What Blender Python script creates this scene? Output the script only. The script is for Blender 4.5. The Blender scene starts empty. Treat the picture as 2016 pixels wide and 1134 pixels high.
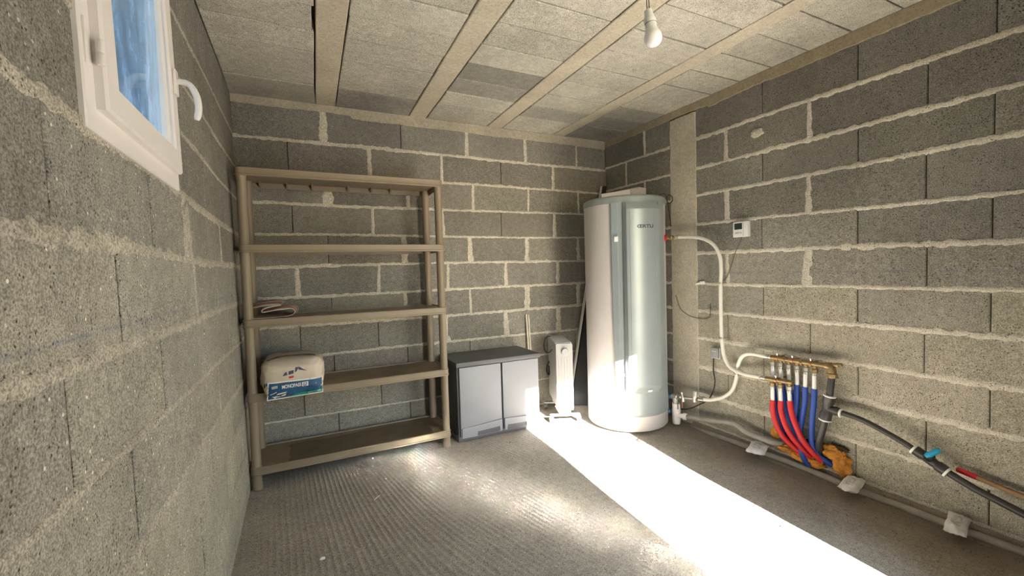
import bpy, bmesh, math, random
from mathutils import Vector, Matrix, noise
from mathutils.bvhtree import BVHTree
random.seed(7)
R2 = math.radians
scene = bpy.context.scene
col = scene.collection

# ------------------------------------------------------------------ camera
CAM = Vector((0.3400, -3.1740, 1.1907))
YAW, PITCH, ROLL, FPX = R2(26.1296), R2(-2.3363), R2(-1.7003), 847.35
fwd = Vector((math.sin(YAW)*math.cos(PITCH), math.cos(YAW)*math.cos(PITCH), math.sin(PITCH)))
rgt = Vector((math.cos(YAW), -math.sin(YAW), 0.0))
upv = rgt.cross(fwd)
r_ = rgt*math.cos(ROLL) + upv*math.sin(ROLL)
u_ = -rgt*math.sin(ROLL) + upv*math.cos(ROLL)
cd = bpy.data.cameras.new('camera'); cam = bpy.data.objects.new('camera', cd); col.objects.link(cam)
cd.sensor_width = 36.0; cd.lens = FPX/2016*36.0; cd.clip_start = 0.02
cam.matrix_world = Matrix(((r_.x, u_.x, -fwd.x, CAM.x), (r_.y, u_.y, -fwd.y, CAM.y), (r_.z, u_.z, -fwd.z, CAM.z), (0, 0, 0, 1)))
scene.camera = cam

# ------------------------------------------------------------------ world, sun, exposure
EXPOSURE = 0.0
SUN_E, SKY_E = 118.0, 1.45
SUN_EL = math.atan(0.525)
world = bpy.data.worlds.new('world'); scene.world = world; world.use_nodes = True
wn = world.node_tree.nodes; wl = world.node_tree.links
sky = wn.new('ShaderNodeTexSky'); sky.sky_type = 'NISHITA'; sky.sun_disc = False
sky.sun_elevation = SUN_EL; sky.sun_rotation = R2(183); sky.air_density = 1.2; sky.dust_density = 0.4; sky.ozone_density = 1.6
wn['Background'].inputs[1].default_value = SKY_E
wl.new(sky.outputs[0], wn['Background'].inputs[0])
sd = bpy.data.lights.new('sun', 'SUN'); sun = bpy.data.objects.new('sun', sd); col.objects.link(sun)
sd.energy = SUN_E; sd.angle = R2(0.53); sd.color = (1.0, 0.962, 0.905)
sdir = Vector((0.055, 1.0, -0.525)).normalized()
sun.rotation_euler = sdir.to_track_quat('-Z', 'Y').to_euler(); sun.location = (1.8, -6.0, 3.5)
vs = scene.view_settings
vs.view_transform = 'Standard'; vs.look = 'None'; vs.gamma = 1.0; vs.exposure = EXPOSURE; vs.use_curve_mapping = False
scene.cycles.diffuse_bounces = 5; scene.cycles.max_bounces = 8; scene.cycles.sample_clamp_indirect = 0.0; scene.cycles.blur_glossy = 0.0; scene.cycles.adaptive_threshold = 0.03

# ------------------------------------------------------------------ room numbers (metres)
W, H, LEAN = 2.882, 2.3356, 0.035
YF = -3.50                                  # inner face of the front wall (behind the camera)
def lx(z): return LEAN*(1-z/H)              # the left wall leans a little
def sstep(a, b, t):
    t = max(0.0, min(1.0, (t-a)/(b-a))); return t*t*(3-2*t)
def floor_z(x, y): return 0.025*sstep(1.0, 1.3, x)*sstep(-1.5, -0.8, y)

# ------------------------------------------------------------------ materials
MATS = {}
def nodes(name):
    m = bpy.data.materials.new(name); m.use_nodes = True; MATS[name] = m
    nt = m.node_tree; b = nt.nodes['Principled BSDF']; return m, nt.nodes, nt.links, b
def simple(name, c, rough=0.5, metal=0.0, bump=0.0, bscale=200.0, var=0.0, vscale=8.0, spec=0.5, coat=0.0):
    m, n, l, b = nodes(name)
    b.inputs['Base Color'].default_value = (*c, 1); b.inputs['Roughness'].default_value = rough
    b.inputs['Metallic'].default_value = metal; b.inputs['Specular IOR Level'].default_value = spec
    b.inputs['Coat Weight'].default_value = coat
    if var or bump:
        g = n.new('ShaderNodeNewGeometry')
    if var:
        t = n.new('ShaderNodeTexNoise'); t.inputs['Scale'].default_value = vscale; t.inputs['Detail'].default_value = 6
        l.new(g.outputs['Position'], t.inputs['Vector'])
        r = n.new('ShaderNodeValToRGB')
        r.color_ramp.elements[0].position = 0.3; r.color_ramp.elements[1].position = 0.7
        r.color_ramp.elements[0].color = (*[v*(1-var) for v in c], 1); r.color_ramp.elements[1].color = (*[min(1, v*(1+var)) for v in c], 1)
        l.new(t.outputs['Fac'], r.inputs['Fac']); l.new(r.outputs['Color'], b.inputs['Base Color'])
    if bump:
        t2 = n.new('ShaderNodeTexNoise'); t2.inputs['Scale'].default_value = bscale; t2.inputs['Detail'].default_value = 4
        l.new(g.outputs['Position'], t2.inputs['Vector'])
        bp = n.new('ShaderNodeBump'); bp.inputs['Strength'].default_value = bump; bp.inputs['Distance'].default_value = 0.002
        l.new(t2.outputs['Fac'], bp.inputs['Height']); l.new(bp.outputs['Normal'], b.inputs['Normal'])
    return m
def concrete(name, base, speck=0.0, pits=0.5, bdist=0.004, grain=170.0, use_tone=True, chalk=None, stain=None, amp=1.0):
    """porous concrete: broad tone drift, grain, dark pits, light specks; obj.color multiplies the tone"""
    m, n, l, b = nodes(name)
    b.inputs['Roughness'].default_value = 0.95; b.inputs['Specular IOR Level'].default_value = 0.15
    g = n.new('ShaderNodeNewGeometry')
    def nz(scale, detail=5, rough=0.6, vec=None):
        t = n.new('ShaderNodeTexNoise'); t.inputs['Scale'].default_value = scale; t.inputs['Detail'].default_value = detail
        t.inputs['Roughness'].default_value = rough; l.new(vec or g.outputs['Position'], t.inputs['Vector']); return t.outputs['Fac']
    def ramp(fac, p0, p1, c0, c1):
        r = n.new('ShaderNodeValToRGB'); r.color_ramp.elements[0].position = p0; r.color_ramp.elements[1].position = p1
        r.color_ramp.elements[0].color = (c0, c0, c0, 1) if not isinstance(c0, tuple) else (*c0, 1)
        r.color_ramp.elements[1].color = (c1, c1, c1, 1) if not isinstance(c1, tuple) else (*c1, 1)
        l.new(fac, r.inputs['Fac']); return r.outputs['Color']
    def mul(a, c):
        x = n.new('ShaderNodeMix'); x.data_type = 'RGBA'; x.blend_type = 'MULTIPLY'; x.inputs['Factor'].default_value = 1
        l.new(a, x.inputs['A']); l.new(c, x.inputs['B']); return x.outputs['Result']
    def mix(f, a, c):
        x = n.new('ShaderNodeMix'); x.data_type = 'RGBA'; l.new(f, x.inputs['Factor'])
        if isinstance(a, tuple): x.inputs['A'].default_value = (*a, 1)
        else: l.new(a, x.inputs['A'])
        if isinstance(c, tuple): x.inputs['B'].default_value = (*c, 1)
        else: l.new(c, x.inputs['B'])
        return x.outputs['Result']
    broad = nz(2.6, 4, 0.65); fine = nz(grain, 2, 0.7); mid = nz(34, 3, 0.7)
    c = ramp(broad, 0.32, 0.70, tuple(v*0.84 for v in base), tuple(min(1, v*1.13) for v in base))
    c = mul(c, ramp(mid, 0.36, 0.66, 1-.13*amp, 1+.11*amp)); c = mul(c, ramp(fine, 0.36, 0.64, 1-.42*amp, 1+.34*amp))
    vo = n.new('ShaderNodeTexVoronoi'); vo.inputs['Scale'].default_value = 95; vo.inputs['Randomness'].default_value = 1.0
    l.new(g.outputs['Position'], vo.inputs['Vector'])
    pit = ramp(vo.outputs['Distance'], 0.10, 0.26, 1.0, 0.0)
    pm = n.new('ShaderNodeMath'); pm.operation = 'MULTIPLY'; l.new(pit, pm.inputs[0]); l.new(ramp(nz(21, 1), 0.44, 0.56, 0.0, 1.0), pm.inputs[1])
    if pits:
        c = mix(pm.outputs[0], c, mul(c, ramp(fine, 0.0, 1.0, 0.25, 0.40)))
    if speck:
        v2 = n.new('ShaderNodeTexVoronoi'); v2.inputs['Scale'].default_value = 42; l.new(g.outputs['Position'], v2.inputs['Vector'])
        sm = n.new('ShaderNodeMath'); sm.operation = 'MULTIPLY'; l.new(ramp(v2.outputs['Distance'], 0.09, 0.15, speck, 0.0), sm.inputs[0])
        l.new(ramp(nz(13, 1), 0.46, 0.52, 0.0, 1.0), sm.inputs[1])
        c = mix(sm.outputs[0], c, (0.78, 0.75, 0.66))
    if chalk is not None:                       # a snapped blue chalk line at one height
        sp = n.new('ShaderNodeSeparateXYZ'); l.new(g.outputs['Position'], sp.inputs[0])
        d = n.new('ShaderNodeMath'); d.operation = 'SUBTRACT'; l.new(sp.outputs['Z'], d.inputs[0]); d.inputs[1].default_value = chalk
        a = n.new('ShaderNodeMath'); a.operation = 'ABSOLUTE'; l.new(d.outputs[0], a.inputs[0])
        k = ramp(a.outputs[0], 0.0012, 0.006, 0.5, 0.0)
        km = n.new('ShaderNodeMath'); km.operation = 'MULTIPLY'; l.new(k, km.inputs[0]); l.new(ramp(nz(9, 3, 0.8), 0.42, 0.6, 0.0, 1.0), km.inputs[1])
        c = mix(km.outputs[0], c, (0.13, 0.16, 0.25))
    if stain is not None:
        c = stain(n, l, g, nz, ramp, mix, c)
    if use_tone:
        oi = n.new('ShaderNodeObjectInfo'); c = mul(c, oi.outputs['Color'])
    l.new(c, b.inputs['Base Color'])
    hs = n.new('ShaderNodeMath'); hs.operation = 'MULTIPLY_ADD'; l.new(fine, hs.inputs[0]); hs.inputs[1].default_value = 0.7; l.new(mid, hs.inputs[2])
    hp = n.new('ShaderNodeMath'); hp.operation = 'SUBTRACT'; l.new(hs.outputs[0], hp.inputs[0])
    if pits: l.new(pm.outputs[0], hp.inputs[1])
    else: hp.inputs[1].default_value = 0
    bp = n.new('ShaderNodeBump'); bp.inputs['Strength'].default_value = 0.8; bp.inputs['Distance'].default_value = bdist
    l.new(hp.outputs[0], bp.inputs['Height']); l.new(bp.outputs['Normal'], b.inputs['Normal'])
    return m
def floor_stain(n, l, g, nz, ramp, mix, c):
    sp = n.new('ShaderNodeSeparateXYZ'); l.new(g.outputs['Position'], sp.inputs[0])
    ad = n.new('ShaderNodeMath'); ad.operation = 'MULTIPLY_ADD'; l.new(nz(3.5, 5), ad.inputs[0]); ad.inputs[1].default_value = 0.55; l.new(sp.outputs['X'], ad.inputs[2])
    f = ramp(ad.outputs[0], 2.70/4, 2.98/4, 0.0, 0.55)
    sc = n.new('ShaderNodeMath'); sc.operation = 'MULTIPLY'; l.new(ad.outputs[0], sc.inputs[0]); sc.inputs[1].default_value = 0.25
    f = ramp(sc.outputs[0], 0.675, 0.75, 0.0, 0.6)
    c = mix(f, c, (0.21, 0.165, 0.115))
    return mix(ramp(nz(60, 3, 0.5), 0.66, 0.70, 0.0, 0.5), c, (0.10, 0.08, 0.055))
M_BLOCK = concrete('concrete_block', (0.31, 0.297, 0.265), speck=0.9, chalk=1.104, grain=230)
M_BLOCKR = concrete('concrete_block_plain', (0.30, 0.288, 0.258), speck=0.3, chalk=1.132, grain=230)
M_CEIL = concrete('ceiling_block', (0.56, 0.535, 0.465), speck=0.0, pits=0.8, grain=240, amp=.95)
M_MORTAR = concrete('mortar', (0.64, 0.60, 0.51), speck=0.0, pits=0.6, bdist=0.005, grain=200, use_tone=False, amp=.7)
M_MORTARL = concrete('sandy_mortar', (0.44, 0.405, 0.34), speck=0.3, pits=0.8, bdist=0.005, grain=200, use_tone=False)
M_SMOOTH = concrete('cast_concrete', (0.50, 0.46, 0.38), speck=0.0, pits=0.25, bdist=0.0006, grain=60, amp=.28)
M_FLOOR = concrete('floor_concrete', (0.425, 0.385, 0.325), speck=0.5, pits=0.6, bdist=0.003, grain=220, use_tone=False, stain=floor_stain, amp=.75)
M_SHELF = simple('taupe_plastic', (0.255, 0.205, 0.145), 0.5, bump=0.06, bscale=500, var=0.06)
M_DIRTY = simple('dusty_taupe_plastic', (0.255, 0.195, 0.125), 0.75, var=0.30, vscale=5, bump=0.1, bscale=150)
M_CABL = simple('light_grey_plastic', (0.29, 0.30, 0.335), 0.5, var=0.03)
M_CABD = simple('dark_grey_plastic', (0.11, 0.113, 0.127), 0.5, var=0.08)
M_WHITE = simple('white_enamel', (0.52, 0.497, 0.488), 0.42, var=0.02)
M_SILVER = simple('silver_grey_paint', (0.285, 0.325, 0.335), 0.34, metal=0.2, var=0.03)
M_RING = simple('grey_ring_paint', (0.27, 0.31, 0.305), 0.4, metal=0.1)
M_RADW = simple('radiator_white', (0.37, 0.37, 0.375), 0.4)
M_PVC = simple('white_pvc', (0.80, 0.76, 0.74), 0.35, var=0.02)
M_PIPE = simple('cream_multilayer_pipe', (0.80, 0.77, 0.70), 0.4)
M_BRASS = simple('weathered_brass', (0.33, 0.24, 0.12), 0.45, metal=0.7, var=0.3, vscale=60)
M_CHROME = simple('nickel_plated', (0.68, 0.66, 0.62), 0.28, metal=0.9)
M_COPPER = simple('copper', (0.45, 0.22, 0.12), 0.45, metal=0.8)
M_RED = simple('red_sleeve', (0.56, 0.014, 0.016), 0.5, bump=0.15, bscale=300)
M_BLUE = simple('blue_sleeve', (0.012, 0.062, 0.34), 0.5, bump=0.15, bscale=300)
M_BLACK = simple('black_plastic', (0.022, 0.022, 0.024), 0.42)
M_PE = simple('black_polyethylene', (0.045, 0.044, 0.042), 0.42)
M_CABLE = simple('black_cable', (0.03, 0.026, 0.022), 0.6)
M_GREYPIPE = simple('grey_pvc_pipe', (0.33, 0.32, 0.29), 0.6, var=0.12, vscale=14)
M_CONDUIT = simple('dusty_grey_conduit', (0.36, 0.33, 0.28), 0.8, var=0.2, vscale=12, bump=0.2, bscale=120)
M_SOCK = simple('socket_grey', (0.30, 0.31, 0.32), 0.5)
M_SOCK2 = simple('socket_light_grey', (0.50, 0.51, 0.51), 0.5)
M_LCD = simple('lcd_screen', (0.03, 0.045, 0.045), 0.12)
M_FOAM = simple('orange_foam', (0.60, 0.26, 0.04), 0.85, bump=0.9, bscale=70, var=0.35, vscale=22)
M_FOAMB = simple('burnt_foam', (0.05, 0.025, 0.012), 0.9, bump=0.8, bscale=90)
M_PAPER = simple('sachet_paper', (0.80, 0.785, 0.77), 0.7, var=0.12, vscale=30)
M_PRINT = simple('grey_print', (0.68, 0.67, 0.65), 0.8, var=0.3, vscale=80)
M_WOOD = simple('pale_wood', (0.62, 0.56, 0.46), 0.6, var=0.12, vscale=20)
M_WOODB = simple('brown_wood', (0.34, 0.19, 0.09), 0.55, var=0.15, vscale=25)
M_TAPE = simple('red_tape', (0.75, 0.03, 0.045), 0.35)
M_HANDLE = simple('blue_lever_plastic', (0.02, 0.36, 0.60), 0.4)
M_LABEL = simple('white_label', (0.80, 0.80, 0.78), 0.5)
M_INK = simple('dark_ink', (0.05, 0.055, 0.07), 0.5)
M_BAG = simple('bag_paper', (0.60, 0.52, 0.42), 0.7, var=0.08, vscale=12, bump=0.25, bscale=60)
M_BAGG = simple('bag_grey_green_print', (0.16, 0.18, 0.15), 0.7, var=0.2, vscale=30)
M_BBLUE = simple('bag_blue_print', (0.02, 0.085, 0.19), 0.5, var=0.2, vscale=25)
M_BGREEN = simple('bag_green_print', (0.0, 0.34, 0.21), 0.5)
M_BWHITE = simple('bag_white_print', (0.80, 0.80, 0.77), 0.5)
M_BNAVY = simple('bag_navy_print', (0.06, 0.07, 0.13), 0.5)
M_WARN = simple('warning_yellow', (0.75, 0.42, 0.04), 0.5)
M_BULB = simple('bulb_opal', (0.86, 0.83, 0.82), 0.18, coat=0.5)
M_BULBW = simple('bulb_holder_white', (0.70, 0.72, 0.68), 0.4)
M_DOOR = simple('grey_door_gloss_paint', (0.25, 0.24, 0.23), 0.13, spec=0.42)
M_BCAP = simple('blue_cap', (0.03, 0.16, 0.34), 0.4)
M_GRIT = simple('grit', (0.30, 0.26, 0.20), 0.9, var=0.5, vscale=40)
M_EARTH = simple('outside_ground', (0.42, 0.38, 0.31), 0.9, var=0.2, vscale=3)
M_DARKBOARD = simple('black_board', (0.016, 0.015, 0.015), 0.6)
def mat_cloth():
    m, n, l, b = nodes('striped_cloth'); b.inputs['Roughness'].default_value = 0.95
    tc = n.new('ShaderNodeUVMap'); sp = n.new('ShaderNodeSeparateXYZ'); l.new(tc.outputs['UV'], sp.inputs[0])
    r = n.new('ShaderNodeValToRGB'); e = r.color_ramp.elements
    e[0].position = 0.0; e[0].color = (0.56, 0.52, 0.45, 1); e[1].position = 1.0; e[1].color = (0.56, 0.52, 0.45, 1)
    for p, c in ((0.10, (0.56, 0.52, 0.45)), (0.12, (0.52, 0.17, 0.11)), (0.30, (0.58, 0.26, 0.17)), (0.33, (0.56, 0.52, 0.45)), (0.55, (0.56, 0.52, 0.45)), (0.58, (0.52, 0.17, 0.11)), (0.74, (0.52, 0.17, 0.11)), (0.77, (0.56, 0.52, 0.45))):
        k = e.new(p); k.color = (*c, 1)
    l.new(sp.outputs['Y'], r.inputs['Fac']); l.new(r.outputs['Color'], b.inputs['Base Color'])
    t = n.new('ShaderNodeTexNoise'); t.inputs['Scale'].default_value = 400; bp = n.new('ShaderNodeBump'); bp.inputs['Strength'].default_value = 0.4; bp.inputs['Distance'].default_value = 0.002
    l.new(t.outputs['Fac'], bp.inputs['Height']); l.new(bp.outputs['Normal'], b.inputs['Normal'])
    return m
M_CLOTH = mat_cloth()
def mat_glass():
    """dusty pane: clear glass, a haze of dirt in streaks, a soft gloss on the room side"""
    m, n, l, b = nodes('dusty_glass'); out = n['Material Output']; n.remove(b)
    tr = n.new('ShaderNodeBsdfTransparent'); tr.inputs[0].default_value = (0.78, 0.92, 1.0, 1)
    df = n.new('ShaderNodeBsdfTranslucent'); df.inputs[0].default_value = (0.56, 0.76, 1.0, 1)
    gl = n.new('ShaderNodeBsdfGlossy'); gl.inputs['Roughness'].default_value = 0.06
    g = n.new('ShaderNodeNewGeometry'); mp = n.new('ShaderNodeMapping'); mp.inputs['Scale'].default_value = (1, 5, 2.6)
    l.new(g.outputs['Position'], mp.inputs[0])
    t = n.new('ShaderNodeTexNoise'); t.inputs['Scale'].default_value = 3.5; t.inputs['Detail'].default_value = 8; t.inputs['Roughness'].default_value = 0.72
    l.new(mp.outputs[0], t.inputs['Vector'])
    r = n.new('ShaderNodeValToRGB'); r.color_ramp.elements[0].position = 0.42; r.color_ramp.elements[1].position = 0.75
    r.color_ramp.elements[0].color = (0.22,)*3+(1,); r.color_ramp.elements[1].color = (0.58,)*3+(1,)
    l.new(t.outputs['Fac'], r.inputs['Fac'])
    mx = n.new('ShaderNodeMixShader'); l.new(r.outputs['Color'], mx.inputs[0]); l.new(tr.outputs[0], mx.inputs[1]); l.new(df.outputs[0], mx.inputs[2])
    fr = n.new('ShaderNodeFresnel'); fr.inputs[0].default_value = 1.5
    m2 = n.new('ShaderNodeMixShader'); l.new(fr.outputs[0], m2.inputs[0]); l.new(mx.outputs[0], m2.inputs[1]); l.new(gl.outputs[0], m2.inputs[2])
    l.new(m2.outputs[0], out.inputs[0]); return m
M_GLASS = mat_glass()

# ------------------------------------------------------------------ mesh helpers
class MB:
    def __init__(s): s.v = []; s.f = []; s.uv = None
    def add(s, vs, fs):
        o = len(s.v); s.v += [tuple(p) for p in vs]; s.f += [tuple(i+o for i in f) for f in fs]; return s
    def box(s, a, b, c=0.0):
        """box from corner a to corner b, edges cut by c"""
        x0, y0, z0 = (min(a[i], b[i]) for i in range(3)); x1, y1, z1 = (max(a[i], b[i]) for i in range(3))
        if c <= 0:
            return s.add([(x0,y0,z0),(x1,y0,z0),(x1,y1,z0),(x0,y1,z0),(x0,y0,z1),(x1,y0,z1),(x1,y1,z1),(x0,y1,z1)],
                         [(0,3,2,1),(4,5,6,7),(0,1,5,4),(1,2,6,5),(2,3,7,6),(3,0,4,7)])
        bm = bmesh.new(); bmesh.ops.create_cube(bm, size=1)
        for v in bm.verts: v.co = Vector(((x0+x1)/2+v.co.x*(x1-x0), (y0+y1)/2+v.co.y*(y1-y0), (z0+z1)/2+v.co.z*(z1-z0)))
        bmesh.ops.bevel(bm, geom=list(bm.edges), offset=c, segments=2, affect='EDGES', profile=0.6)
        return s.bm(bm)
    def bm(s, bm):
        bm.verts.index_update(); s.add([v.co.copy() for v in bm.verts], [[v.index for v in f.verts] for f in bm.faces]); bm.free(); return s
    def tube(s, pts, r, n=12, cap=True):
        pts = [Vector(p) for p in pts]; rs = r if isinstance(r, (list, tuple)) else [r]*len(pts)
        rings = []; ref = None
        for i, p in enumerate(pts):
            t = (pts[min(i+1, len(pts)-1)]-pts[max(i-1, 0)]).normalized()
            if ref is None: ref = Vector((0, 0, 1)) if abs(t.z) < 0.9 else Vector((1, 0, 0))
            a = (ref-t*ref.dot(t)).normalized(); b = t.cross(a); ref = a
            rings.append([p+(a*math.cos(k*2*math.pi/n)+b*math.sin(k*2*math.pi/n))*rs[i] for k in range(n)])
        vs = [q for rg in rings for q in rg]; fs = []
        for i in range(len(pts)-1):
            for k in range(n): fs.append((i*n+k, i*n+(k+1) % n, (i+1)*n+(k+1) % n, (i+1)*n+k))
        if cap: fs.append(tuple(range(n))[::-1]); fs.append(tuple((len(pts)-1)*n+k for k in range(n)))
        return s.add(vs, fs)
    def lathe(s, prof, base=(0, 0, 0), axis=(0, 0, 1), n=24):
        """prof: list of (radius, height) along the axis"""
        ax = Vector(axis).normalized(); rf = Vector((1, 0, 0)) if abs(ax.x) < 0.9 else Vector((0, 1, 0))
        a = (rf-ax*rf.dot(ax)).normalized(); b = ax.cross(a); B = Vector(base)
        vs = []; fs = []
        for r, h in prof:
            for k in range(n): t = k*2*math.pi/n; vs.append(B+ax*h+(a*math.cos(t)+b*math.sin(t))*max(r, 1e-5))
        for i in range(len(prof)-1):
            for k in range(n): fs.append((i*n+k, i*n+(k+1) % n, (i+1)*n+(k+1) % n, (i+1)*n+k))
        fs.append(tuple(range(n))[::-1]); fs.append(tuple((len(prof)-1)*n+k for k in range(n)))
        return s.add(vs, fs)
    def grid(s, fn, nu, nv):
        vs = [fn(i/nu, j/nv) for j in range(nv+1) for i in range(nu+1)]
        fs = [(j*(nu+1)+i, j*(nu+1)+i+1, (j+1)*(nu+1)+i+1, (j+1)*(nu+1)+i) for j in range(nv) for i in range(nu)]
        return s.add(vs, fs)
    def prism(s, poly, d):
        """polygon (3D points in a plane) pushed along vector d"""
        n = len(poly); P = [Vector(p) for p in poly]; d = Vector(d)
        return s.add(P+[p+d for p in P], [tuple(range(n))[::-1], tuple(range(n, 2*n))]+[(i, (i+1) % n, n+(i+1) % n, n+i) for i in range(n)])
    def move(s, M):
        s.v = [tuple(M @ Vector(p)) for p in s.v]; return s
    def obj(s, name, mat, parent=None, smooth=False, angle=40, origin=None):
        me = bpy.data.meshes.new(name)
        O = Vector(origin) if origin is not None else Vector((0, 0, 0))
        me.from_pydata([tuple(Vector(p)-O) for p in s.v], [], s.f); me.update()
        bm = bmesh.new(); bm.from_mesh(me); bmesh.ops.recalc_face_normals(bm, faces=list(bm.faces)); bm.to_mesh(me); bm.free()
        if mat: me.materials.append(mat)
        if smooth:
            me.polygons.foreach_set('use_smooth', [True]*len(me.polygons))
            try: me.set_sharp_from_angle(angle=R2(angle))
            except Exception: pass
        o = bpy.data.objects.new(name, me); col.objects.link(o)
        if parent is not None:
            o.parent = parent; o.location = O-parent_origin(parent)
        else: o.location = O
        return o
def parent_origin(p):
    v = Vector((0, 0, 0))
    while p is not None: v += p.location; p = p.parent
    return v
def tag(o, label=None, cat=None, group=None, kind=None):
    if label: o['label'] = label
    if cat: o['category'] = cat
    if group: o['group'] = group
    if kind: o['kind'] = kind
    return o
def thing(name, loc, label, cat, group=None):
    o = bpy.data.objects.new(name, None); o.empty_display_size = 0.05; col.objects.link(o); o.location = loc
    return tag(o, label, cat, group)
def curve_pts(pts, per=6):
    """Catmull-Rom through points"""
    P = [Vector(p) for p in pts]; P = [2*P[0]-P[1]]+P+[2*P[-1]-P[-2]]; out = []
    for i in range(1, len(P)-2):
        for k in range(per):
            t = k/per; a, b, c, d = P[i-1], P[i], P[i+1], P[i+2]
            out.append(0.5*((2*b)+(c-a)*t+(2*a-5*b+4*c-d)*t*t+(3*b-a-3*c+d)*t**3))
    out.append(P[-2]); return out
def text_mesh(txt, size, bold=0.0):
    """flat outlines of a line of text: 2D points (x right, y up, from the left end of the baseline) and faces"""
    cu = bpy.data.curves.new('t', 'FONT'); cu.body = txt; cu.size = size; cu.offset = bold; cu.resolution_u = 3
    o = bpy.data.objects.new('t', cu); col.objects.link(o)
    dg = bpy.context.evaluated_depsgraph_get(); me = bpy.data.meshes.new_from_object(o.evaluated_get(dg))
    V = [(v.co.x, v.co.y) for v in me.vertices]; F = [tuple(p.vertices) for p in me.polygons]
    bpy.data.objects.remove(o); bpy.data.curves.remove(cu); bpy.data.meshes.remove(me)
    w0 = min(v[0] for v in V); w1 = max(v[0] for v in V); h1 = max(v[1] for v in V)
    return [((x-w0)/(w1-w0), y/h1) for x, y in V], F
nz = noise.noise

# ================================================================== SETTING
# heights of the bed joints (mean), top to bottom
ZJ = [2.0778, 1.8663, 1.6689, 1.4667, 1.2602, 1.0584, 0.8631, 0.6567, 0.4610, 0.2500, 0.0450]
TOPB = 2.268                                  # underside of the cast strip under the ceiling
DEPTH = 0.055                                 # depth of the modelled block faces

def wall_map(kind):
    """(s, z, out) -> world. s runs along the wall, out points into the room"""
    if kind == 'back': return lambda s, z, o: (s, -o, z)
    if kind == 'right': return lambda s, z, o: (W-o, -s, z)
    if kind == 'left': return lambda s, z, o: (lx(z)+o, -s, z)
def block(fn, s0, s1, zb0, zb1, zt0, zt1, parent, mat, tone, holes=(), name='concrete_block'):
    """one block: bottom heights zb at both ends, top heights zt; front edges worn"""
    j = lambda a: random.uniform(-a, a)
    c = 0.0035; out = j(0.0016)
    fr = [(s0+c+j(.001), zb0+c+j(.001)), (s1-c+j(.001), zb1+c+j(.001)), (s1-c+j(.001), zt1-c+j(.001)), (s0+c+j(.001), zt0-c+j(.001))]
    ed = [(s0, zb0), (s1, zb1), (s1, zt1), (s0, zt0)]
    vs = [fn(s, z, out) for s, z in fr]+[fn(s, z, out-0.003) for s, z in ed]+[fn(s, z, -DEPTH) for s, z in ed]
    fs = [(0, 1, 2, 3)]+[(4+i, 4+(i+1) % 4, (i+1) % 4, i) for i in range(4)]+[(8+i, 8+(i+1) % 4, 4+(i+1) % 4, 4+i) for i in range(4)]+[(11, 10, 9, 8)]
    ctr = fn((s0+s1)/2, (zb0+zt1)/2, 0)
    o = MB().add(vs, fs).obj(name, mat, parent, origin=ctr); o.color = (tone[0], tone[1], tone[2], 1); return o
def ribbon(fn, pts, widths, parent, seed, name='mortar_joint', proud=0.0022, wob=0.35, mat=None):
    """raked, smeared mortar: a strip of uneven width along pts [(s, z)], crowned a little above the blocks"""
    vs = []; fs = []; n = len(pts)
    for i, (s, z) in enumerate(pts):
        a = pts[max(0, i-1)]; b = pts[min(n-1, i+1)]; d = Vector((b[0]-a[0], b[1]-a[1])).normalized(); q = Vector((-d.y, d.x))
        w = widths[i]
        wu = w*(0.5+wob*nz(Vector((i*0.31, seed*7.1, 0)))+0.55*wob*nz(Vector((i*1.13, seed*3.3, 5)))); wd = w*(0.5+wob*nz(Vector((i*0.29, seed*5.7, 9)))+0.55*wob*nz(Vector((i*1.21, seed*2.3, 15))))
        pr = proud*(0.9+0.8*nz(Vector((i*0.23, seed, 31))))
        for off, h in ((wu, -0.0035), (wu*0.72, pr*0.75), (0.0, pr), (-wd*0.72, pr*0.75), (-wd, -0.0035)):
            vs.append(fn(s+q.x*off, z+q.y*off, h))
        vs.append(fn(s-q.x*0.003, z-q.y*0.003, -DEPTH)); vs.append(fn(s+q.x*0.003, z+q.y*0.003, -DEPTH))
    m = 7
    for i in range(n-1):
        for k in range(m): fs.append((i*m+k, i*m+(k+1) % m, (i+1)*m+(k+1) % m, (i+1)*m+k))
    fs.append(tuple(range(m))); fs.append(tuple((n-1)*m+k for k in range(m))[::-1])
    return MB().add(vs, fs).obj(name, mat or M_MORTAR, parent, smooth=True, angle=60, origin=fn(*pts[n//2], 0))
def line_pts(a, b, step=0.011):
    n = max(2, int(math.hypot(b[0]-a[0], b[1]-a[1])/step)); return [(a[0]+(b[0]-a[0])*i/n, a[1]+(b[1]-a[1])*i/n) for i in range(n+1)]

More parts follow.
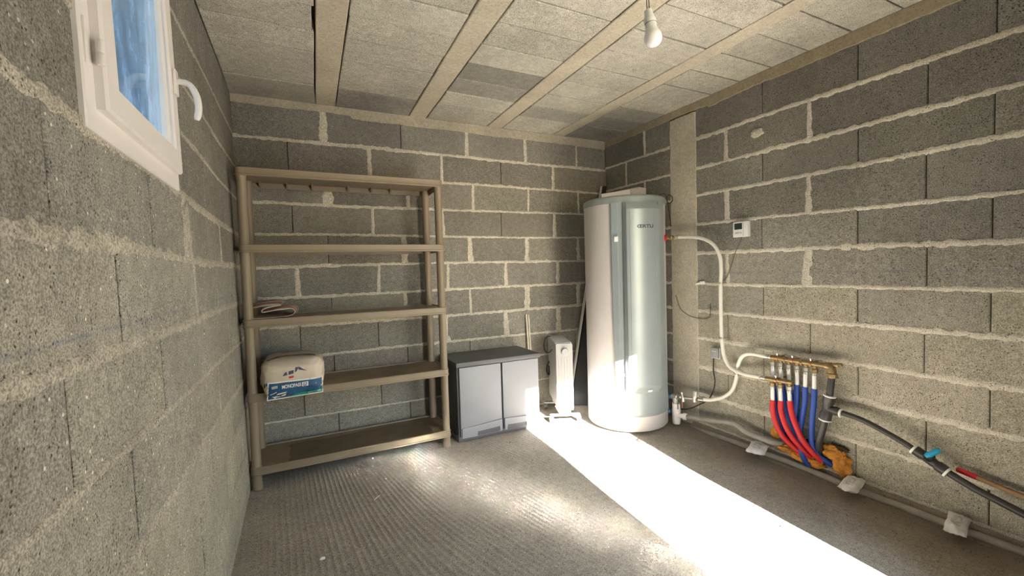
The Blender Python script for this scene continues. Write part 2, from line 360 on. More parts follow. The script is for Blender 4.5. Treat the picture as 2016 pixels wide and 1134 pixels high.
def build_wall(kind, parent, s_lo, s_hi, zj, joints, bedw, hole=None, skip=(), mat=None, tones=None, mm=None, wk=1.15, dry=0.0020):
    """zj[k](s): height of bed joint k; joints[c]: list of (s, type, width), 'm' mortared, 'd' dry"""
    fn = wall_map(kind); mat = mat or M_BLOCK
    n = len(zj)
    for c in range(n+1):
        top = (lambda s: H-0.001) if c == 0 else zj[c-1]
        bot = (lambda s: -0.02) if c == n else zj[c]
        js = sorted(joints.get(c, []), key=lambda q: q[0])
        js = [q for q in js if s_lo+0.03 < q[0] < s_hi-0.03]
        edges = [(s_lo, 'e', 0)]+js+[(s_hi, 'e', 0)]
        for i in range(len(edges)-1):
            a, b = edges[i], edges[i+1]
            ga = {'m': 0.006, 'd': dry, 'e': 0.0}[a[1]]; gb = {'m': 0.006, 'd': dry, 'e': 0.0}[b[1]]
            s0, s1 = a[0]+ga, b[0]-gb
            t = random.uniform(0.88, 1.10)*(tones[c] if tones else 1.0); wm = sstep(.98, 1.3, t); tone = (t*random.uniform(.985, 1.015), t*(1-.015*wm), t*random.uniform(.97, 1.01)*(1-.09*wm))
            rects = [(s0, s1, None, None)]
            if hole:
                h0, h1, hz0, hz1 = hole
                zb, zt = bot((s0+s1)/2)+0.005, top((s0+s1)/2)-0.005
                if s1 > h0 and s0 < h1 and zt > hz0 and zb < hz1:
                    rects = []
                    if s0 < h0-0.01: rects.append((s0, h0, None, None))
                    if s1 > h1+0.01: rects.append((h1, s1, None, None))
                    m0, m1 = max(s0, h0), min(s1, h1)
                    if zb < hz0-0.01: rects.append((m0, m1, None, hz0))
                    if zt > hz1+0.01: rects.append((m0, m1, hz1, None))
            for (q0, q1, zlo, zhi) in rects:
                g = 0.004
                if any(k0 < (q0+q1)/2 < k1 and k2 <= c <= k3 for k0, k1, k2, k3 in skip): continue
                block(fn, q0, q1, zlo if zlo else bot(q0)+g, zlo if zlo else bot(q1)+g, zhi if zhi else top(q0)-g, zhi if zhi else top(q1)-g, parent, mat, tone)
            if b[1] == 'm':
                zt, zb = top(b[0]), bot(b[0])
                if hole and hole[0] < b[0] < hole[1] and zt > hole[2] and zb < hole[3]:
                    zt = min(zt, hole[2]) if zb < hole[2] else zt
                    if zt-zb < 0.04 or zb > hole[2]: continue
                sh = random.uniform(-0.004, 0.004)
                pts = line_pts((b[0]+sh, zt-0.002), (b[0]-sh, zb+0.002))
                tp = random.uniform(0.65, 1.0)
                ribbon(fn, pts, [b[2]*wk*(tp+(1.05-tp)*k/len(pts)) for k in range(len(pts))], parent, random.random()*50, mat=mm, wob=.24)
    for k in range(n):
        segs = [(s_lo, s_hi)]
        if hole and hole[2] < zj[k]((hole[0]+hole[1])/2) < hole[3]: segs = [(s_lo, hole[0]), (hole[1], s_hi)]
        for a, b in segs:
            ns = max(2, int((b-a)/0.011)); pts = []
            for i in range(ns+1):
                s = a+(b-a)*i/ns; pts.append((s, zj[k](s)+0.004*nz(Vector((s*2.2, k*3.1, 2)))))
            w = wk*(bedw[k] if isinstance(bedw, (list, tuple)) else bedw)
            ribbon(fn, pts, [w*(1+0.25*nz(Vector((p[0]*1.7, k*9.0, 4)))) for p in pts], parent, k+s_lo+random.random()*9, name='mortar_bed', mat=mm)

# ---- back wall
wall_back = tag(MB().box((-0.25, DEPTH, -0.1), (W+0.25, 0.25, H+0.02)).obj('wall_back', M_MORTAR), kind='structure')
bj = {0: [(.523, 'm', .050), (1.037, 'd', 0), (1.543, 'm', .030), (2.055, 'm', .034), (2.565, 'm', .026)],
      1: [(.302, 'd', 0), (.812, 'm', .036), (1.335, 'm', .026), (1.829, 'd', 0), (2.320, 'm', .034), (2.855, 'm', .03)],
      2: [(.532, 'm', .072), (1.071, 'm', .032), (1.581, 'm', .030), (2.073, 'm', .022), (2.575, 'm', .028)],
      3: [(.310, 'd', 0), (.817, 'm', .024), (1.330, 'm', .03), (1.818, 'd', 0), (2.323, 'm', .042)],
      4: [(.518, 'd', 0), (1.031, 'm', .046), (1.544, 'm', .048), (2.049, 'm', .050), (2.560, 'm', .04)],
      5: [(.322, 'm', .038), (.842, 'm', .028), (1.354, 'm', .026), (1.846, 'm', .036), (2.343, 'm', .038)],
      6: [(.524, 'd', 0), (1.027, 'm', .034), (1.530, 'm', .026), (2.036, 'm', .058), (2.554, 'm', .042)],
      7: [(.322, 'd', 0), (.824, 'd', 0), (1.330, 'm', .05), (1.831, 'm', .056), (2.340, 'm', .045)],
      8: [(.523, 'd', 0), (1.026, 'd', 0), (1.515, 'd', 0), (2.03, 'm', .03), (2.53, 'm', .03)],
      9: [(.327, 'd', 0), (.827, 'd', 0), (1.33, 'd', 0), (1.83, 'm', .03), (2.33, 'm', .03)],
      10: [(.536, 'd', 0), (1.03, 'd', 0), (1.53, 'd', 0), (2.03, 'd', 0), (2.53, 'd', 0)],
      11: [(.33, 'd', 0), (.83, 'd', 0), (1.33, 'd', 0), (1.83, 'd', 0)]}
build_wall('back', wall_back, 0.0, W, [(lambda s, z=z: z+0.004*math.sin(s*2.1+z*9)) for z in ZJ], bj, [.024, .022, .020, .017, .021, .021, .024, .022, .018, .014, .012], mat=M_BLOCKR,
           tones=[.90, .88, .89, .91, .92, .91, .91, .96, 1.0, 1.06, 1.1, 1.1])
# ---- right wall (column of cast concrete between 0.765 and 1.000)
wall_right = tag(MB().box((W+DEPTH, -3.9, -0.1), (W+0.25, 0.25, H+0.02)).obj('wall_right', M_MORTAR), kind='structure')
RZ = [(0.010, 2.090), (0.013, 1.885), (0.007, 1.685), (0.021, 1.497), (0.019, 1.295), (0.005, 1.064), (0.006, 0.873), (0.009, 0.679), (0.001, 0.468), (0.02, 0.288), (0.004, 0.062)]
rzj = [(lambda s, a=a, b=b: b-a*s+0.003*math.sin(s*3+b*7)) for a, b in RZ]
odd = [1.484, 1.984, 2.462, 2.96]; even = [1.240, 1.752, 2.252, 2.75, 3.25]
rj = {}
mort = {(1, 0): .036, (1, 1): .030, (3, 0): .046, (3, 1): .040, (5, 0): .03, (5, 1): .06}
for c in range(12):
    L = odd if c % 2 == 0 else even
    rj[c] = [(s+random.uniform(-.006, .006), 'm' if (c, i) in mort else 'd', mort.get((c, i), 0)) for i, s in enumerate(L)]
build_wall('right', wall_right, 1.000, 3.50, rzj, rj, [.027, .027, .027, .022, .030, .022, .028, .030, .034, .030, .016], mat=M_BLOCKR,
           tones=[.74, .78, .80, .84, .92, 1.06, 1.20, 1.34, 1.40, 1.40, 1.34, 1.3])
rj2 = {c: [(.496, 'm', .03)] if c % 2 == 0 else [(.276, 'm', .028)] for c in range(12)}
build_wall('right', wall_right, 0.0, 0.765, rzj, rj2, .022, mat=M_BLOCKR, tones=[.80]*12)
def column_mesh():
    m = MB(); n = 110; vs = []; fs = []
    for i in range(n+1):
        z = -0.02+(2.27+0.02)*i/n
        e0 = 0.763+0.006*nz(Vector((z*9, 1, 0)))+0.003*nz(Vector((z*31, 1, 3))); e1 = 1.003+0.007*nz(Vector((z*8, 5, 0)))+0.004*nz(Vector((z*33, 9, 3)))
        for s, o in ((e0, -DEPTH), (e0, -0.002), (e0+0.006, 0.0035), (e1-0.006, 0.0035), (e1, -0.002), (e1, -DEPTH)):
            vs.append((W-o, -s, z))
    for i in range(n):
        for k in range(6): fs.append((i*6+k, i*6+(k+1) % 6, (i+1)*6+(k+1) % 6, (i+1)*6+k))
    fs += [tuple(range(6)), tuple(n*6+k for k in range(6))]
    return m.add(vs, fs)
o = column_mesh().obj('concrete_column', M_SMOOTH, wall_right, origin=(W, -0.88, 1.1)); o['label'] = 'smooth tan cast concrete column'
# a daub of mortar on one block
def blob_fn(cx, cy, cz, ax, ay, az, nrm, seed, amp=0.35):
    def f(u, v):
        t = u*2*math.pi; p = v*math.pi
        d = Vector((math.sin(p)*math.cos(t), math.sin(p)*math.sin(t), math.cos(p)))
        k = 1+amp*nz(d*1.7+Vector((seed, 0, 0)))+amp*0.5*nz(d*4.1+Vector((0, seed, 0)))+amp*0.22*nz(d*11+Vector((0, seed, 3)))
        return (cx+d.x*ax*k, cy+d.y*ay*k, cz+d.z*az*k)
    return f
MB().grid(blob_fn(W-.001, -1.452, 1.985, .012, .040, .026, None, 3), 20, 12).obj('mortar_daub', M_MORTAR, wall_right, smooth=True, angle=80, origin=(W, -1.452, 1.985))
# ---- left wall with the window hole
HOLE = (1.585, 2.130, 1.50, 2.18)
wl_ = MB()
wl_.box((-0.25, -HOLE[0], -0.1), (-DEPTH, 0.25, H+0.02)).box((-0.25, -3.9, -0.1), (-DEPTH, -HOLE[1], H+0.02))
wl_.box((-0.25, -HOLE[1], -0.1), (-DEPTH, -HOLE[0], HOLE[2])).box((-0.25, -HOLE[1], HOLE[3]), (-DEPTH, -HOLE[0], H+0.02))
wall_left = tag(wl_.obj('wall_left', M_MORTAR), kind='structure')
LZ = [(0.017, 2.090), (0.020, 1.885), (0.002, 1.674), (-0.010, 1.448), (-0.001, 1.258), (-0.005, 1.049), (-0.015, 0.832), (-0.024, 0.605), (-0.016, 0.435), (-0.010, 0.240), (0.0, 0.05)]
lzj = [(lambda s, a=a, b=b: b-a*s+0.003*math.sin(s*4+b*5)) for a, b in LZ]
lj = {4: [(.30, 'm', .016), (.778, 'm', .018), (1.33, 'd', 0), (1.814, 'd', 0), (2.302, 'd', 0), (2.80, 'd', 0)],
      5: [(.55, 'd', 0), (.96, 'd', 0), (1.382, 'm', .028), (2.066, 'd', 0), (2.56, 'd', 0), (3.05, 'd', 0)],
      6: [(.26, 'd', 0), (.736, 'm', .016), (1.30, 'd', 0), (1.819, 'd', 0), (2.306, 'd', 0), (2.81, 'd', 0)],
      7: [(.58, 'd', 0), (1.08, 'm', .018), (1.578, 'd', 0), (2.067, 'd', 0), (2.57, 'd', 0)],
      8: [(.32, 'd', 0), (.81, 'd', 0), (1.308, 'd', 0), (1.796, 'd', 0), (2.30, 'd', 0)],
      9: [(.55, 'd', 0), (1.05, 'd', 0), (1.55, 'd', 0), (2.05, 'd', 0)],
      10: [(.31, 'd', 0), (.82, 'd', 0), (1.31, 'd', 0), (1.80, 'd', 0)], 11: [(.5, 'd', 0), (1.0, 'd', 0), (1.5, 'd', 0)]}
for c in range(4): lj[c] = [((.33 if c % 2 == 0 else .58)+.5*i, 'd', 0) for i in range(6) if not 1.5 < (.33 if c % 2 == 0 else .58)+.5*i < 2.15]
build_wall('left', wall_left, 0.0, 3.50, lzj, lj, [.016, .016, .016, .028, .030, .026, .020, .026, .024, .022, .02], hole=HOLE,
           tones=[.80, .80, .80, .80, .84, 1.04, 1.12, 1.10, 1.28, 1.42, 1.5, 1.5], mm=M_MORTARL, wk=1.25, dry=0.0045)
# plastered rim left of the window and below it on the far side
MB().grid(lambda u, v: (lx(1.2+.3*v)+0.0015+0.0025*max(0, nz(Vector((u*4, v*9, 2))))-0.004*(abs(2*u-1)**6), -1.52+0.15*u+0.012*nz(Vector((v*7, 3, u))), 1.265+0.205*v), 14, 24).obj('mortar_smear', M_MORTARL, wall_left, smooth=True, origin=(0.02, -1.45, 1.36))

# ---- front wall behind the camera with the door opening
DX0, DX1, DZ = 1.615, 2.430, 2.034
fw_ = MB().box((-0.25, YF-0.2, -0.1), (DX0, YF, H+0.02)).box((DX1, YF-0.2, -0.1), (W+0.05, YF, H+0.02)).box((DX0, YF-0.2, DZ), (DX1, YF, H+0.02))
wall_front = tag(fw_.obj('wall_front', M_BLOCKR), kind='structure'); wall_front.color = (.95, .95, .95, 1)
door = tag(MB().box((DX0-0.002, YF-0.06, 0.0), (DX0+0.004, YF-0.01, DZ)).box((DX1-0.004, YF-0.06, 0.0), (DX1+0.002, YF-0.01, DZ)).box((DX0, YF-0.06, DZ-0.004), (DX1, YF-0.01, DZ+0.002)).obj('door_1', M_PVC), kind='structure')
hx, hy = 2.415, -3.49; dl = Vector((-0.215, 0.977, 0)).normalized(); dn = Vector((-dl.y, dl.x, 0))
LM = Matrix(((dl.x, dn.x, 0, hx), (dl.y, dn.y, 0, hy), (0, 0, 1, 0), (0, 0, 0, 1)))
MB().box((0.0, -0.045, 0.015), (0.745, 0.0, 2.02), 0.002).move(LM).obj('door_leaf', M_DOOR, door)
MB().lathe([(.010, 0), (.010, .05), (.0, .052)], (0.69, 0.0, 1.0), (0, 1, 0)).box((0.60, 0.042, 0.992), (0.70, 0.056, 1.008), 0.003).move(LM).obj('door_handle', M_CHROME, door, smooth=True)

# ---- ceiling: joists with blocks laid between them
ceiling = tag(MB().box((-0.25, -3.75, H+0.06), (W+0.25, 0.25, H+0.2)).obj('ceiling', M_CABD), kind='structure')
beams = [(0.4475, 0.4817, 0.577, 0.601), (1.073, 1.1026, 1.203, 1.226), (1.700, 1.7225, 1.8214, 1.844), (2.340, 2.3267, 2.442, 2.438)]
def bx(i, y, side):
    a0, a1, b0, b1 = beams[i]; ys = (-1.18, -1.45, -1.72, -2.01)[i]; t = y/ys
    return (a1+(a0-a1)*t) if side == 0 else (b1+(b0-b1)*t)
for i in range(4):
    vs = []; n = 60
    for k in range(n+1):
        y = -3.5*k/n
        for xx, zz in ((bx(i, y, 0), H+.06), (bx(i, y, 0), H+.002), (bx(i, y, 0)+.004, H-.002), (bx(i, y, 1)-.004, H-.002), (bx(i, y, 1), H+.002), (bx(i, y, 1), H+.06)):
            vs.append((xx+0.0008*nz(Vector((y*9, i, zz*50))), y, zz+0.0008*nz(Vector((y*6, i, xx*20)))))
    fs = [(k*6+j, k*6+(j+1) % 6, (k+1)*6+(j+1) % 6, (k+1)*6+j) for k in range(n) for j in range(6)]+[tuple(range(6)), tuple(n*6+j for j in range(6))]
    o = MB().add(vs, fs).obj('joist', M_SMOOTH, ceiling, origin=((vs[0][0]+vs[3][0])/2, -1.7, H)); o.color = (1.12, 1.10, 1.06, 1)
dark = {(1, 0): .62, (2, 3): .56, (2, 2): .72, (3, 1): .74, (4, 0): .62, (4, 1): .72, (4, 2): .80, (0, 0): .85}
for p in range(5):
    yj = [-0.0]+[-0.098-0.2065*k for k in range(1, 17)]
    for r in range(len(yj)-1):
        ya, yb = yj[r]-random.uniform(.0025, .0055), yj[r+1]+random.uniform(.0025, .0055)
        gap = lambda: random.uniform(0.005, 0.009)
        l0 = 0.004 if p == 0 else None
        g0, g1 = gap(), gap()
        if p == 0 and r == 4: g1 = 0.016
        xa = [lx(H)+.002 if p == 0 else bx(p-1, y, 1)+g0 for y in (ya, yb)]; xb = [W-.003 if p == 4 else bx(p, y, 0)-g1 for y in (ya, yb)]
        zo = H+random.uniform(-.003, .003); c = .003
        ou = [(xa[0], ya), (xb[0], ya), (xb[1], yb), (xa[1], yb)]
        inn = [(xa[0]+c, ya-c), (xb[0]-c, ya-c), (xb[1]-c, yb+c), (xa[1]+c, yb+c)]
        vs = [(a, b, zo) for a, b in inn]+[(a, b, zo+.003) for a, b in ou]+[(a, b, H+.06) for a, b in ou]
        fs = [(0, 1, 2, 3)]+[(4+i, 4+(i+1) % 4, (i+1) % 4, i) for i in range(4)]+[(8+i, 8+(i+1) % 4, 4+(i+1) % 4, 4+i) for i in range(4)]+[(11, 10, 9, 8)]
        t = dark.get((p, r), random.uniform(.9, 1.06)); blu = 1.04 if t < .8 else 1.0
        o = MB().add(vs, fs).obj('ceiling_block', M_CEIL, ceiling, origin=((xa[0]+xb[1])/2, (ya+yb)/2, H)); o.color = (t, t, t*blu, 1)
# cast strips under the ceiling
def strip(fn, length, seed, name, drop):
    vs = []; n = int(length/0.012)
    for i in range(n+1):
        s = length*i/n; e = TOPB+0.010*nz(Vector((s*3.1, seed, 0)))+0.006*nz(Vector((s*17, seed, 2)))+0.003*nz(Vector((s*45, seed, 5)))+drop(s)
        for z, o in ((e, -0.02), (e, -0.001), (e+.004, 0.004), (H-.001, 0.0045), (H-.001, -0.02)): vs.append(fn(s, z, o))
    fs = [(i*5+k, i*5+(k+1) % 5, (i+1)*5+(k+1) % 5, (i+1)*5+k) for i in range(n) for k in range(5)]+[tuple(range(5)), tuple(n*5+k for k in range(5))]
    o = tag(MB().add(vs, fs).obj(name, M_SMOOTH), kind='structure'); return o
o = strip(wall_map('back'), W, 2, 'trim_1', lambda s: .016 if s < .7 else -.004); o.color = (.93, .9, .85, 1)
o = strip(wall_map('right'), 3.5, 8, 'trim_2', lambda s: .012 if s < 1.1 else 0.0); o.color = (.72, .66, .56, 1)

# ---- floor: raked concrete, ridges fan out towards the camera, trowelled smooth along the right wall
def floor_mesh():
    nx, ny = 600, 190; vs = []; x0, x1, y0, y1 = -0.02, W+0.02, YF-0.2, 0.02
    for j in range(ny+1):
        y = y0+(y1-y0)*j/ny
        for i in range(nx+1):
            x = x0+(x1-x0)*i/nx
            k = 0.05+0.26*sstep(0.25, 1.25, x)
            u = x+k*(y+1.0)+0.006*nz(Vector((x*2.5, y*2.0, 0)))
            a = sstep(0.0, 0.25, x)*(1-sstep(1.75, 2.35, x))*(0.55+0.45*sstep(-.15, .35, nz(Vector((x*2.1, y*0.9, 7)))+0.15))
            c = math.cos(2*math.pi*u/0.0265+1.3*nz(Vector((u*9, y*0.6, 3))))
            rid = max(0.0, c)**2.5*(0.55+0.45*nz(Vector((u*21, y*4, 11))))
            z = 0.0062*a*rid+0.0035*nz(Vector((x*2.4, y*2.4, 5)))+0.0011*nz(Vector((x*15, y*15, 1)))-0.003
            # trowelled hump along the wall
            vs.append((x, y, z+floor_z(x, y)))
    n = nx+1
    fs = [(j*n+i, j*n+i+1, (j+1)*n+i+1, (j+1)*n+i) for j in range(ny) for i in range(nx)]
    return MB().add(vs, fs)
floor = tag(floor_mesh().obj('floor', M_FLOOR, smooth=True, angle=180), kind='structure')
ground = tag(MB().grid(lambda u, v: (-14+32*u, -3.7-22*v, -0.04+0.02*nz(Vector((u*20, v*20, 0)))), 24, 24).obj('ground_outside', M_EARTH), kind='structure')

# ---- window
win = tag(bpy.data.objects.new('window_1', None), kind='structure'); col.objects.link(win); win.location = (0.02, -1.857, 1.46)
def frame(y0, y1, z0, z1, w, d0, d1, name, parent, mat, ch=0.003):
    """four-sided frame; ys and zs outer, w bar width, d0..d1 depth off the wall plane"""
    m = MB(); prof = [(0, d0), (0, d1-ch), (ch, d1), (w-ch, d1), (w, d1-ch), (w, d0)]
    vs = []
    for (yy, zz, sy, sz) in ((y0, z0, 1, 1), (y1, z0, -1, 1), (y1, z1, -1, -1), (y0, z1, 1, -1)):
        for a, d in prof: vs.append((lx(zz)+d, yy+sy*a, zz+sz*a))
    fs = [(c*6+k, c*6+(k+1) % 6, ((c+1) % 4)*6+(k+1) % 6, ((c+1) % 4)*6+k) for c in range(4) for k in range(6)]
    return m.add(vs, fs).obj(name, mat, parent)
frame(-2.175, -1.540, 1.462, 2.225, 0.050, -0.06, 0.009, 'window_frame', win, M_PVC)
sash = frame(-2.134, -1.581, 1.505, 2.182, 0.062, -0.03, 0.028, 'sash', win, M_PVC, 0.005)
frame(-2.078, -1.637, 1.561, 2.126, 0.012, -0.012, 0.018, 'glazing_bead', sash, M_PVC, 0.006)
MB().box((lx(1.8)-0.006, -2.072, 1.567), (lx(1.8)+0.002, -1.643, 2.120)).obj('glass_pane', M_GLASS, sash)
MB().lathe([(.0060, 0), (.0068, .0015), (.0068, .021), (.0060, .0222), (.0068, .0235), (.0068, .044), (.0060, .0455)], (lx(1.6)+.024, -2.140, 1.582), (0, 0, 1), 16).box((lx(1.6)+.008, -2.166, 1.575), (lx(1.6)+.012, -2.152, 1.655), .001).obj('hinge', M_PVC, win, smooth=True)
hb = MB().box((lx(1.76)+.028, -1.622, 1.728), (lx(1.76)+.036, -1.592, 1.800), .003).obj('handle_plate', M_PVC, sash)
hp = curve_pts([(.045, -1.607, 1.769), (.062, -1.607, 1.768), (.076, -1.607, 1.760), (.087, -1.607, 1.738), (.0915, -1.607, 1.715), (.0915, -1.607, 1.69), (.086, -1.607, 1.663)], 4)
MB().tube(hp, [.0085]*4+[.0092]*(len(hp)-6)+[.0085, .006], 12).obj('handle_lever', M_PVC, sash, smooth=True)

# ================================================================== THINGS
# ---- plastic shelf unit
sh = thing('shelf_unit', (0.625, -0.24, 0), 'tall taupe plastic shelving unit with five shelves against the back wall', 'shelf')
X0, X1, Y0, Y1 = 0.040, 1.212, -0.420, -0.040
tops = [0.131, 0.546, 0.961, 1.377, 1.798]
PX = (X0+.032, X1-.032); PY = (Y0+.032, Y1-.032)
for px in PX:
    for py in PY:
        m = MB()
        prof = []
        zs = [0.0]+tops
        for a, b in zip(zs[:-1], zs[1:]):
            prof += [(.0245, a+.002), (.0245, b-.055), (.027, b-.05), (.027, b-.004)]
        prof[0] = (.023, 0.0); prof.insert(1, (.0265, .004))
        m.lathe(prof, (px, py, 0.0), (0, 0, 1), 20).obj('post', M_SHELF, sh, smooth=True, origin=(px, py, 0))
def shelf_board(zt, first):
    m = MB(); t = .007; hh = .046
    # tray with raised rim: outline with rounded corners, swept profile
    def outline(d, nseg=6, r=.036):
        pts = []
        for (cx, cy, a0) in ((X1-r, Y0+r, -90), (X1-r, Y1-r, 0), (X0+r, Y1-r, 90), (X0+r, Y0+r, 180)):
            for k in range(nseg+1):
                a = R2(a0+90*k/nseg); pts.append((cx+(r-d)*math.cos(a), cy+(r-d)*math.sin(a)))
        return pts
    prof = [(.004, zt-hh), (.0, zt-hh+.004), (.0, zt-hh+.010), (.003, zt-hh+.012), (.003, zt-.010), (.001, zt-.004), (.004, zt), (.013, zt), (.016, zt-.006), (.016, zt-.008)]
    L = [outline(d) for d, z in prof]; n = len(L[0]); vs = []; fs = []
    for k, (d, z) in enumerate(prof): vs += [(x, y, z) for x, y in L[k]]
    for k in range(len(prof)-1):
        for i in range(n): fs.append((k*n+i, k*n+(i+1) % n, (k+1)*n+(i+1) % n, (k+1)*n+i))
    fs.append(tuple((len(prof)-1)*n+i for i in range(n)))
    b0 = len(vs)
    inner = outline(.010); vs += [(x, y, zt-hh) for x, y in inner]; vs += [(x, y, zt-.014) for x, y in inner]
    for i in range(n):
        fs.append((i, b0+i, b0+(i+1) % n, (i+1) % n)); fs.append((b0+i, b0+n+i, b0+n+(i+1) % n, b0+(i+1) % n))
    fs.append(tuple(b0+n+i for i in range(n))[::-1])
    o = m.add(vs, fs).obj('shelf_board', M_SHELF, sh, smooth=True, angle=35, origin=((X0+X1)/2, (Y0+Y1)/2, zt)); return o
boards = [shelf_board(z, i == 0) for i, z in enumerate(tops)]
for i, (b, z) in enumerate(zip(boards, tops)):
    q = MB().grid(lambda u, v: (X0+.018+(X1-X0-.036)*u, Y0+.018+(Y1-Y0-.036)*v, z-.0070+.0006*nz(Vector((u*9, v*5, i)))), 12, 5)
    if i < 4: o = q.obj('dust_film', M_DIRTY if i < 2 else M_SHELF, b); o['label'] = 'brown dust layer on the shelf' if i < 2 else 'thin dust layer on the shelf'
# ribs and gussets inside the rear rim of the top board
zt = tops[4]
for k, xx in enumerate((.135, .285, .43, .65, .80, .93)):
    MB().prism([(xx, Y1-.010, zt-.014), (xx, Y1-.075, zt-.014), (xx, Y1-.010, zt-.044)], (.010, 0, 0)).obj('gusset', M_SHELF, boards[4], origin=(xx, Y1-.02, zt-.03))
for xx in (.09, .21, .36, .51, .58, .74, .87, 1.02):
    MB().box((xx, Y1-.0115, zt-.046), (xx+.003, Y1-.009, zt-.016)).obj('rib', M_SHELF, boards[4], origin=(xx, Y1-.01, zt-.03))
# wet stain on the lowest board
o = MB().grid(lambda u, v: (.235+.86*u+.02*nz(Vector((v*6, 2, u*2))), Y0+.024+(Y1-Y0-.07)*v*(.9+.1*nz(Vector((u*5, 1, 0)))), tops[0]-.0055), 24, 8).obj('water_stain', simple('wet_stain', (0.125, 0.085, 0.04), 0.45, var=.25, vscale=9), boards[0]); o['label'] = 'dark brown water stain'

# ---- striped cloth on the middle shelf
def cloth():
    path = [(.070, .964), (.14, .961), (.22, .961), (.272, .964), (.298, .975), (.305, .992), (.296, 1.006), (.270, 1.013), (.21, 1.008), (.150, .996), (.138, .999), (.146, 1.010), (.19, 1.022), (.235, 1.027), (.21, 1.034), (.14, 1.030), (.070, 1.018)]
    P = curve_pts([(a, 0, b) for a, b in path], 4); n = len(P); T = .0035
    m = MB(); nv = 14; vs = []; uv = []
    for s in (0, 1):
        for j in range(nv+1):
            v = j/nv
            for i, p in enumerate(P):
                t = (P[min(i+1, n-1)]-P[max(i-1, 0)]).normalized(); q = Vector((-t.z, 0, t.x))*(T if s else 0)
                k = i/(n-1)
                y = -.392+.045*k+.022*math.sin(k*9)+.24*v
                lift = .018*sstep(.25, .75, k)*math.sin(v*math.pi*.9)+.004*nz(Vector((i*.15, v*4, 3)))*sstep(.02, .3, k)
                vs.append((p.x+q.x+.015*v+.008*nz(Vector((v*3, i*.05, 8))), y, p.z+q.z+lift)); uv.append((k, v))
    N = n*(nv+1); fs = []
    for j in range(nv):
        for i in range(n-1):
            a = j*n+i; fs.append((a, a+1, a+n+1, a+n)); fs.append((N+a, N+a+n, N+a+n+1, N+a+1))
    for i in range(n-1): fs.append((i, N+i, N+i+1, i+1)); a = nv*n+i; fs.append((a, a+1, N+a+1, N+a))
    for j in range(nv): a = j*n; fs.append((a, a+n, N+a+n, N+a)); a = j*n+n-1; fs.append((a, N+a, N+a+n, a+n))
    o = m.add(vs, fs).obj('cloth', M_CLOTH, smooth=True, angle=70)
    ul = o.data.uv_layers.new(name='UVMap')
    for lp in o.data.loops: ul.data[lp.index].uv = uv[lp.vertex_index]
    return o
tag(cloth(), 'crumpled beige and red striped cloth on the middle shelf', 'cloth')

# ---- bag of mortar mix on the second shelf
bag = thing('mortar_bag', (.275, -.29, tops[1]), 'beige paper sack of mortar mix with blue and green label on the shelf', 'bag')
def bag_mesh():
    cx, cy, cz, hx_, hy_, hz_ = .277, -.285, .637, .166, .190, .092
    def sp(v, e): return math.copysign(abs(v)**e, v)
    def f(u, v):
        t = -math.pi+2*math.pi*u; p = -math.pi/2+math.pi*v
        d = Vector((sp(math.cos(p), .42)*sp(math.cos(t), .40), sp(math.cos(p), .42)*sp(math.sin(t), .40), sp(math.sin(p), .62)))
        w = 1+.045*nz(d*2.1+Vector((4, 0, 0)))+.035*nz(d*5.3)+.012*nz(d*13)
        x, y, z = cx+d.x*hx_*w, cy+d.y*hy_*w, cz+d.z*hz_*w
        fr = sstep(-.395, -.465, y)
        z -= fr*.030*(1-d.z)*.9
        if y > -.41: z = max(z, tops[1]+.0015)
        # creases down the front middle
        y += .006*fr*math.sin((x-.02*z)*85)*math.exp(-((x-.29)/.05)**2)
        y -= .012*fr*sstep(.66, .58, z)
        x += .012*nz(Vector((z*14, y*9, 2)))*(1-fr)
        return (x, y, z)
    return MB().grid(f, 64, 40)
bm_ = bag_mesh(); sack = bm_.obj('sack', M_BAG, bag, smooth=True, angle=60)
bvh = BVHTree.FromPolygons([Vector(v) for v in bm_.v], bm_.f)
def on_bag(x, z, off):
    h = bvh.ray_cast(Vector((x, -1.0, z)), Vector((0, 1, 0)))
    return (x, (h[0].y if h[0] else -.46)-off, z)
def bag_quad(p00, p10, p11, p01, nu, nv, off, name, mat, parent=None):
    off += .0022*(parent is not None)+.0014*(name == 'label')
    def f(u, v):
        a = [p00[i]*(1-u)*(1-v)+p10[i]*u*(1-v)+p11[i]*u*v+p01[i]*(1-u)*v for i in (0, 1)]; return on_bag(a[0], a[1], off)
    return MB().grid(f, nu, nv).obj(name, mat, parent or bag, smooth=True)
def bag_text(txt, p0, p1, h, off, name, mat, bold=0.0, parent=None):
    off += .0022; V, F = text_mesh(txt, 1.0, bold); d = (p1[0]-p0[0], p1[1]-p0[1])
    vs = [on_bag(p0[0]+d[0]*x, p0[1]+d[1]*x+h*y, off) for x, y in V]
    return MB().add(vs, F).obj(name, mat, parent or bag)
brd = bag_quad((.144, .510), (.430, .518), (.432, .613), (.153, .614), 30, 10, .0007, 'label_border', M_BWHITE)
lab = bag_quad((.150, .516), (.424, .524), (.426, .606), (.160, .607), 30, 10, .0015, 'label', M_BBLUE)
lab['label'] = 'dark blue printed label'
bag_quad((.255, .519), (.4235, .524), (.4235, .543), (.275, .534), 18, 3, .0026, 'green_band', M_BGREEN, lab)
bag_text('MONOPASS', (.222, .5745), (.318, .5775), .0195, .0028, 'lettering', M_BWHITE, .03, lab)
bag_quad((.3215, .5735), (.354, .5750), (.3545, .599), (.322, .5975), 6, 4, .0028, 'lettering_box', M_BWHITE, lab)
bag_text('GF', (.326, .5765), (.349, .5775), .0175, .0040, 'lettering', M_BNAVY, .03, lab)
bag_text('GRAIN FIN', (.350, .5265), (.417, .5295), .0098, .0038, 'lettering', M_BWHITE, .02, lab)
bag_quad((.172, .578), (.200, .580), (.200, .594), (.172, .592), 5, 3, .0028, 'barcode', M_BWHITE, lab)
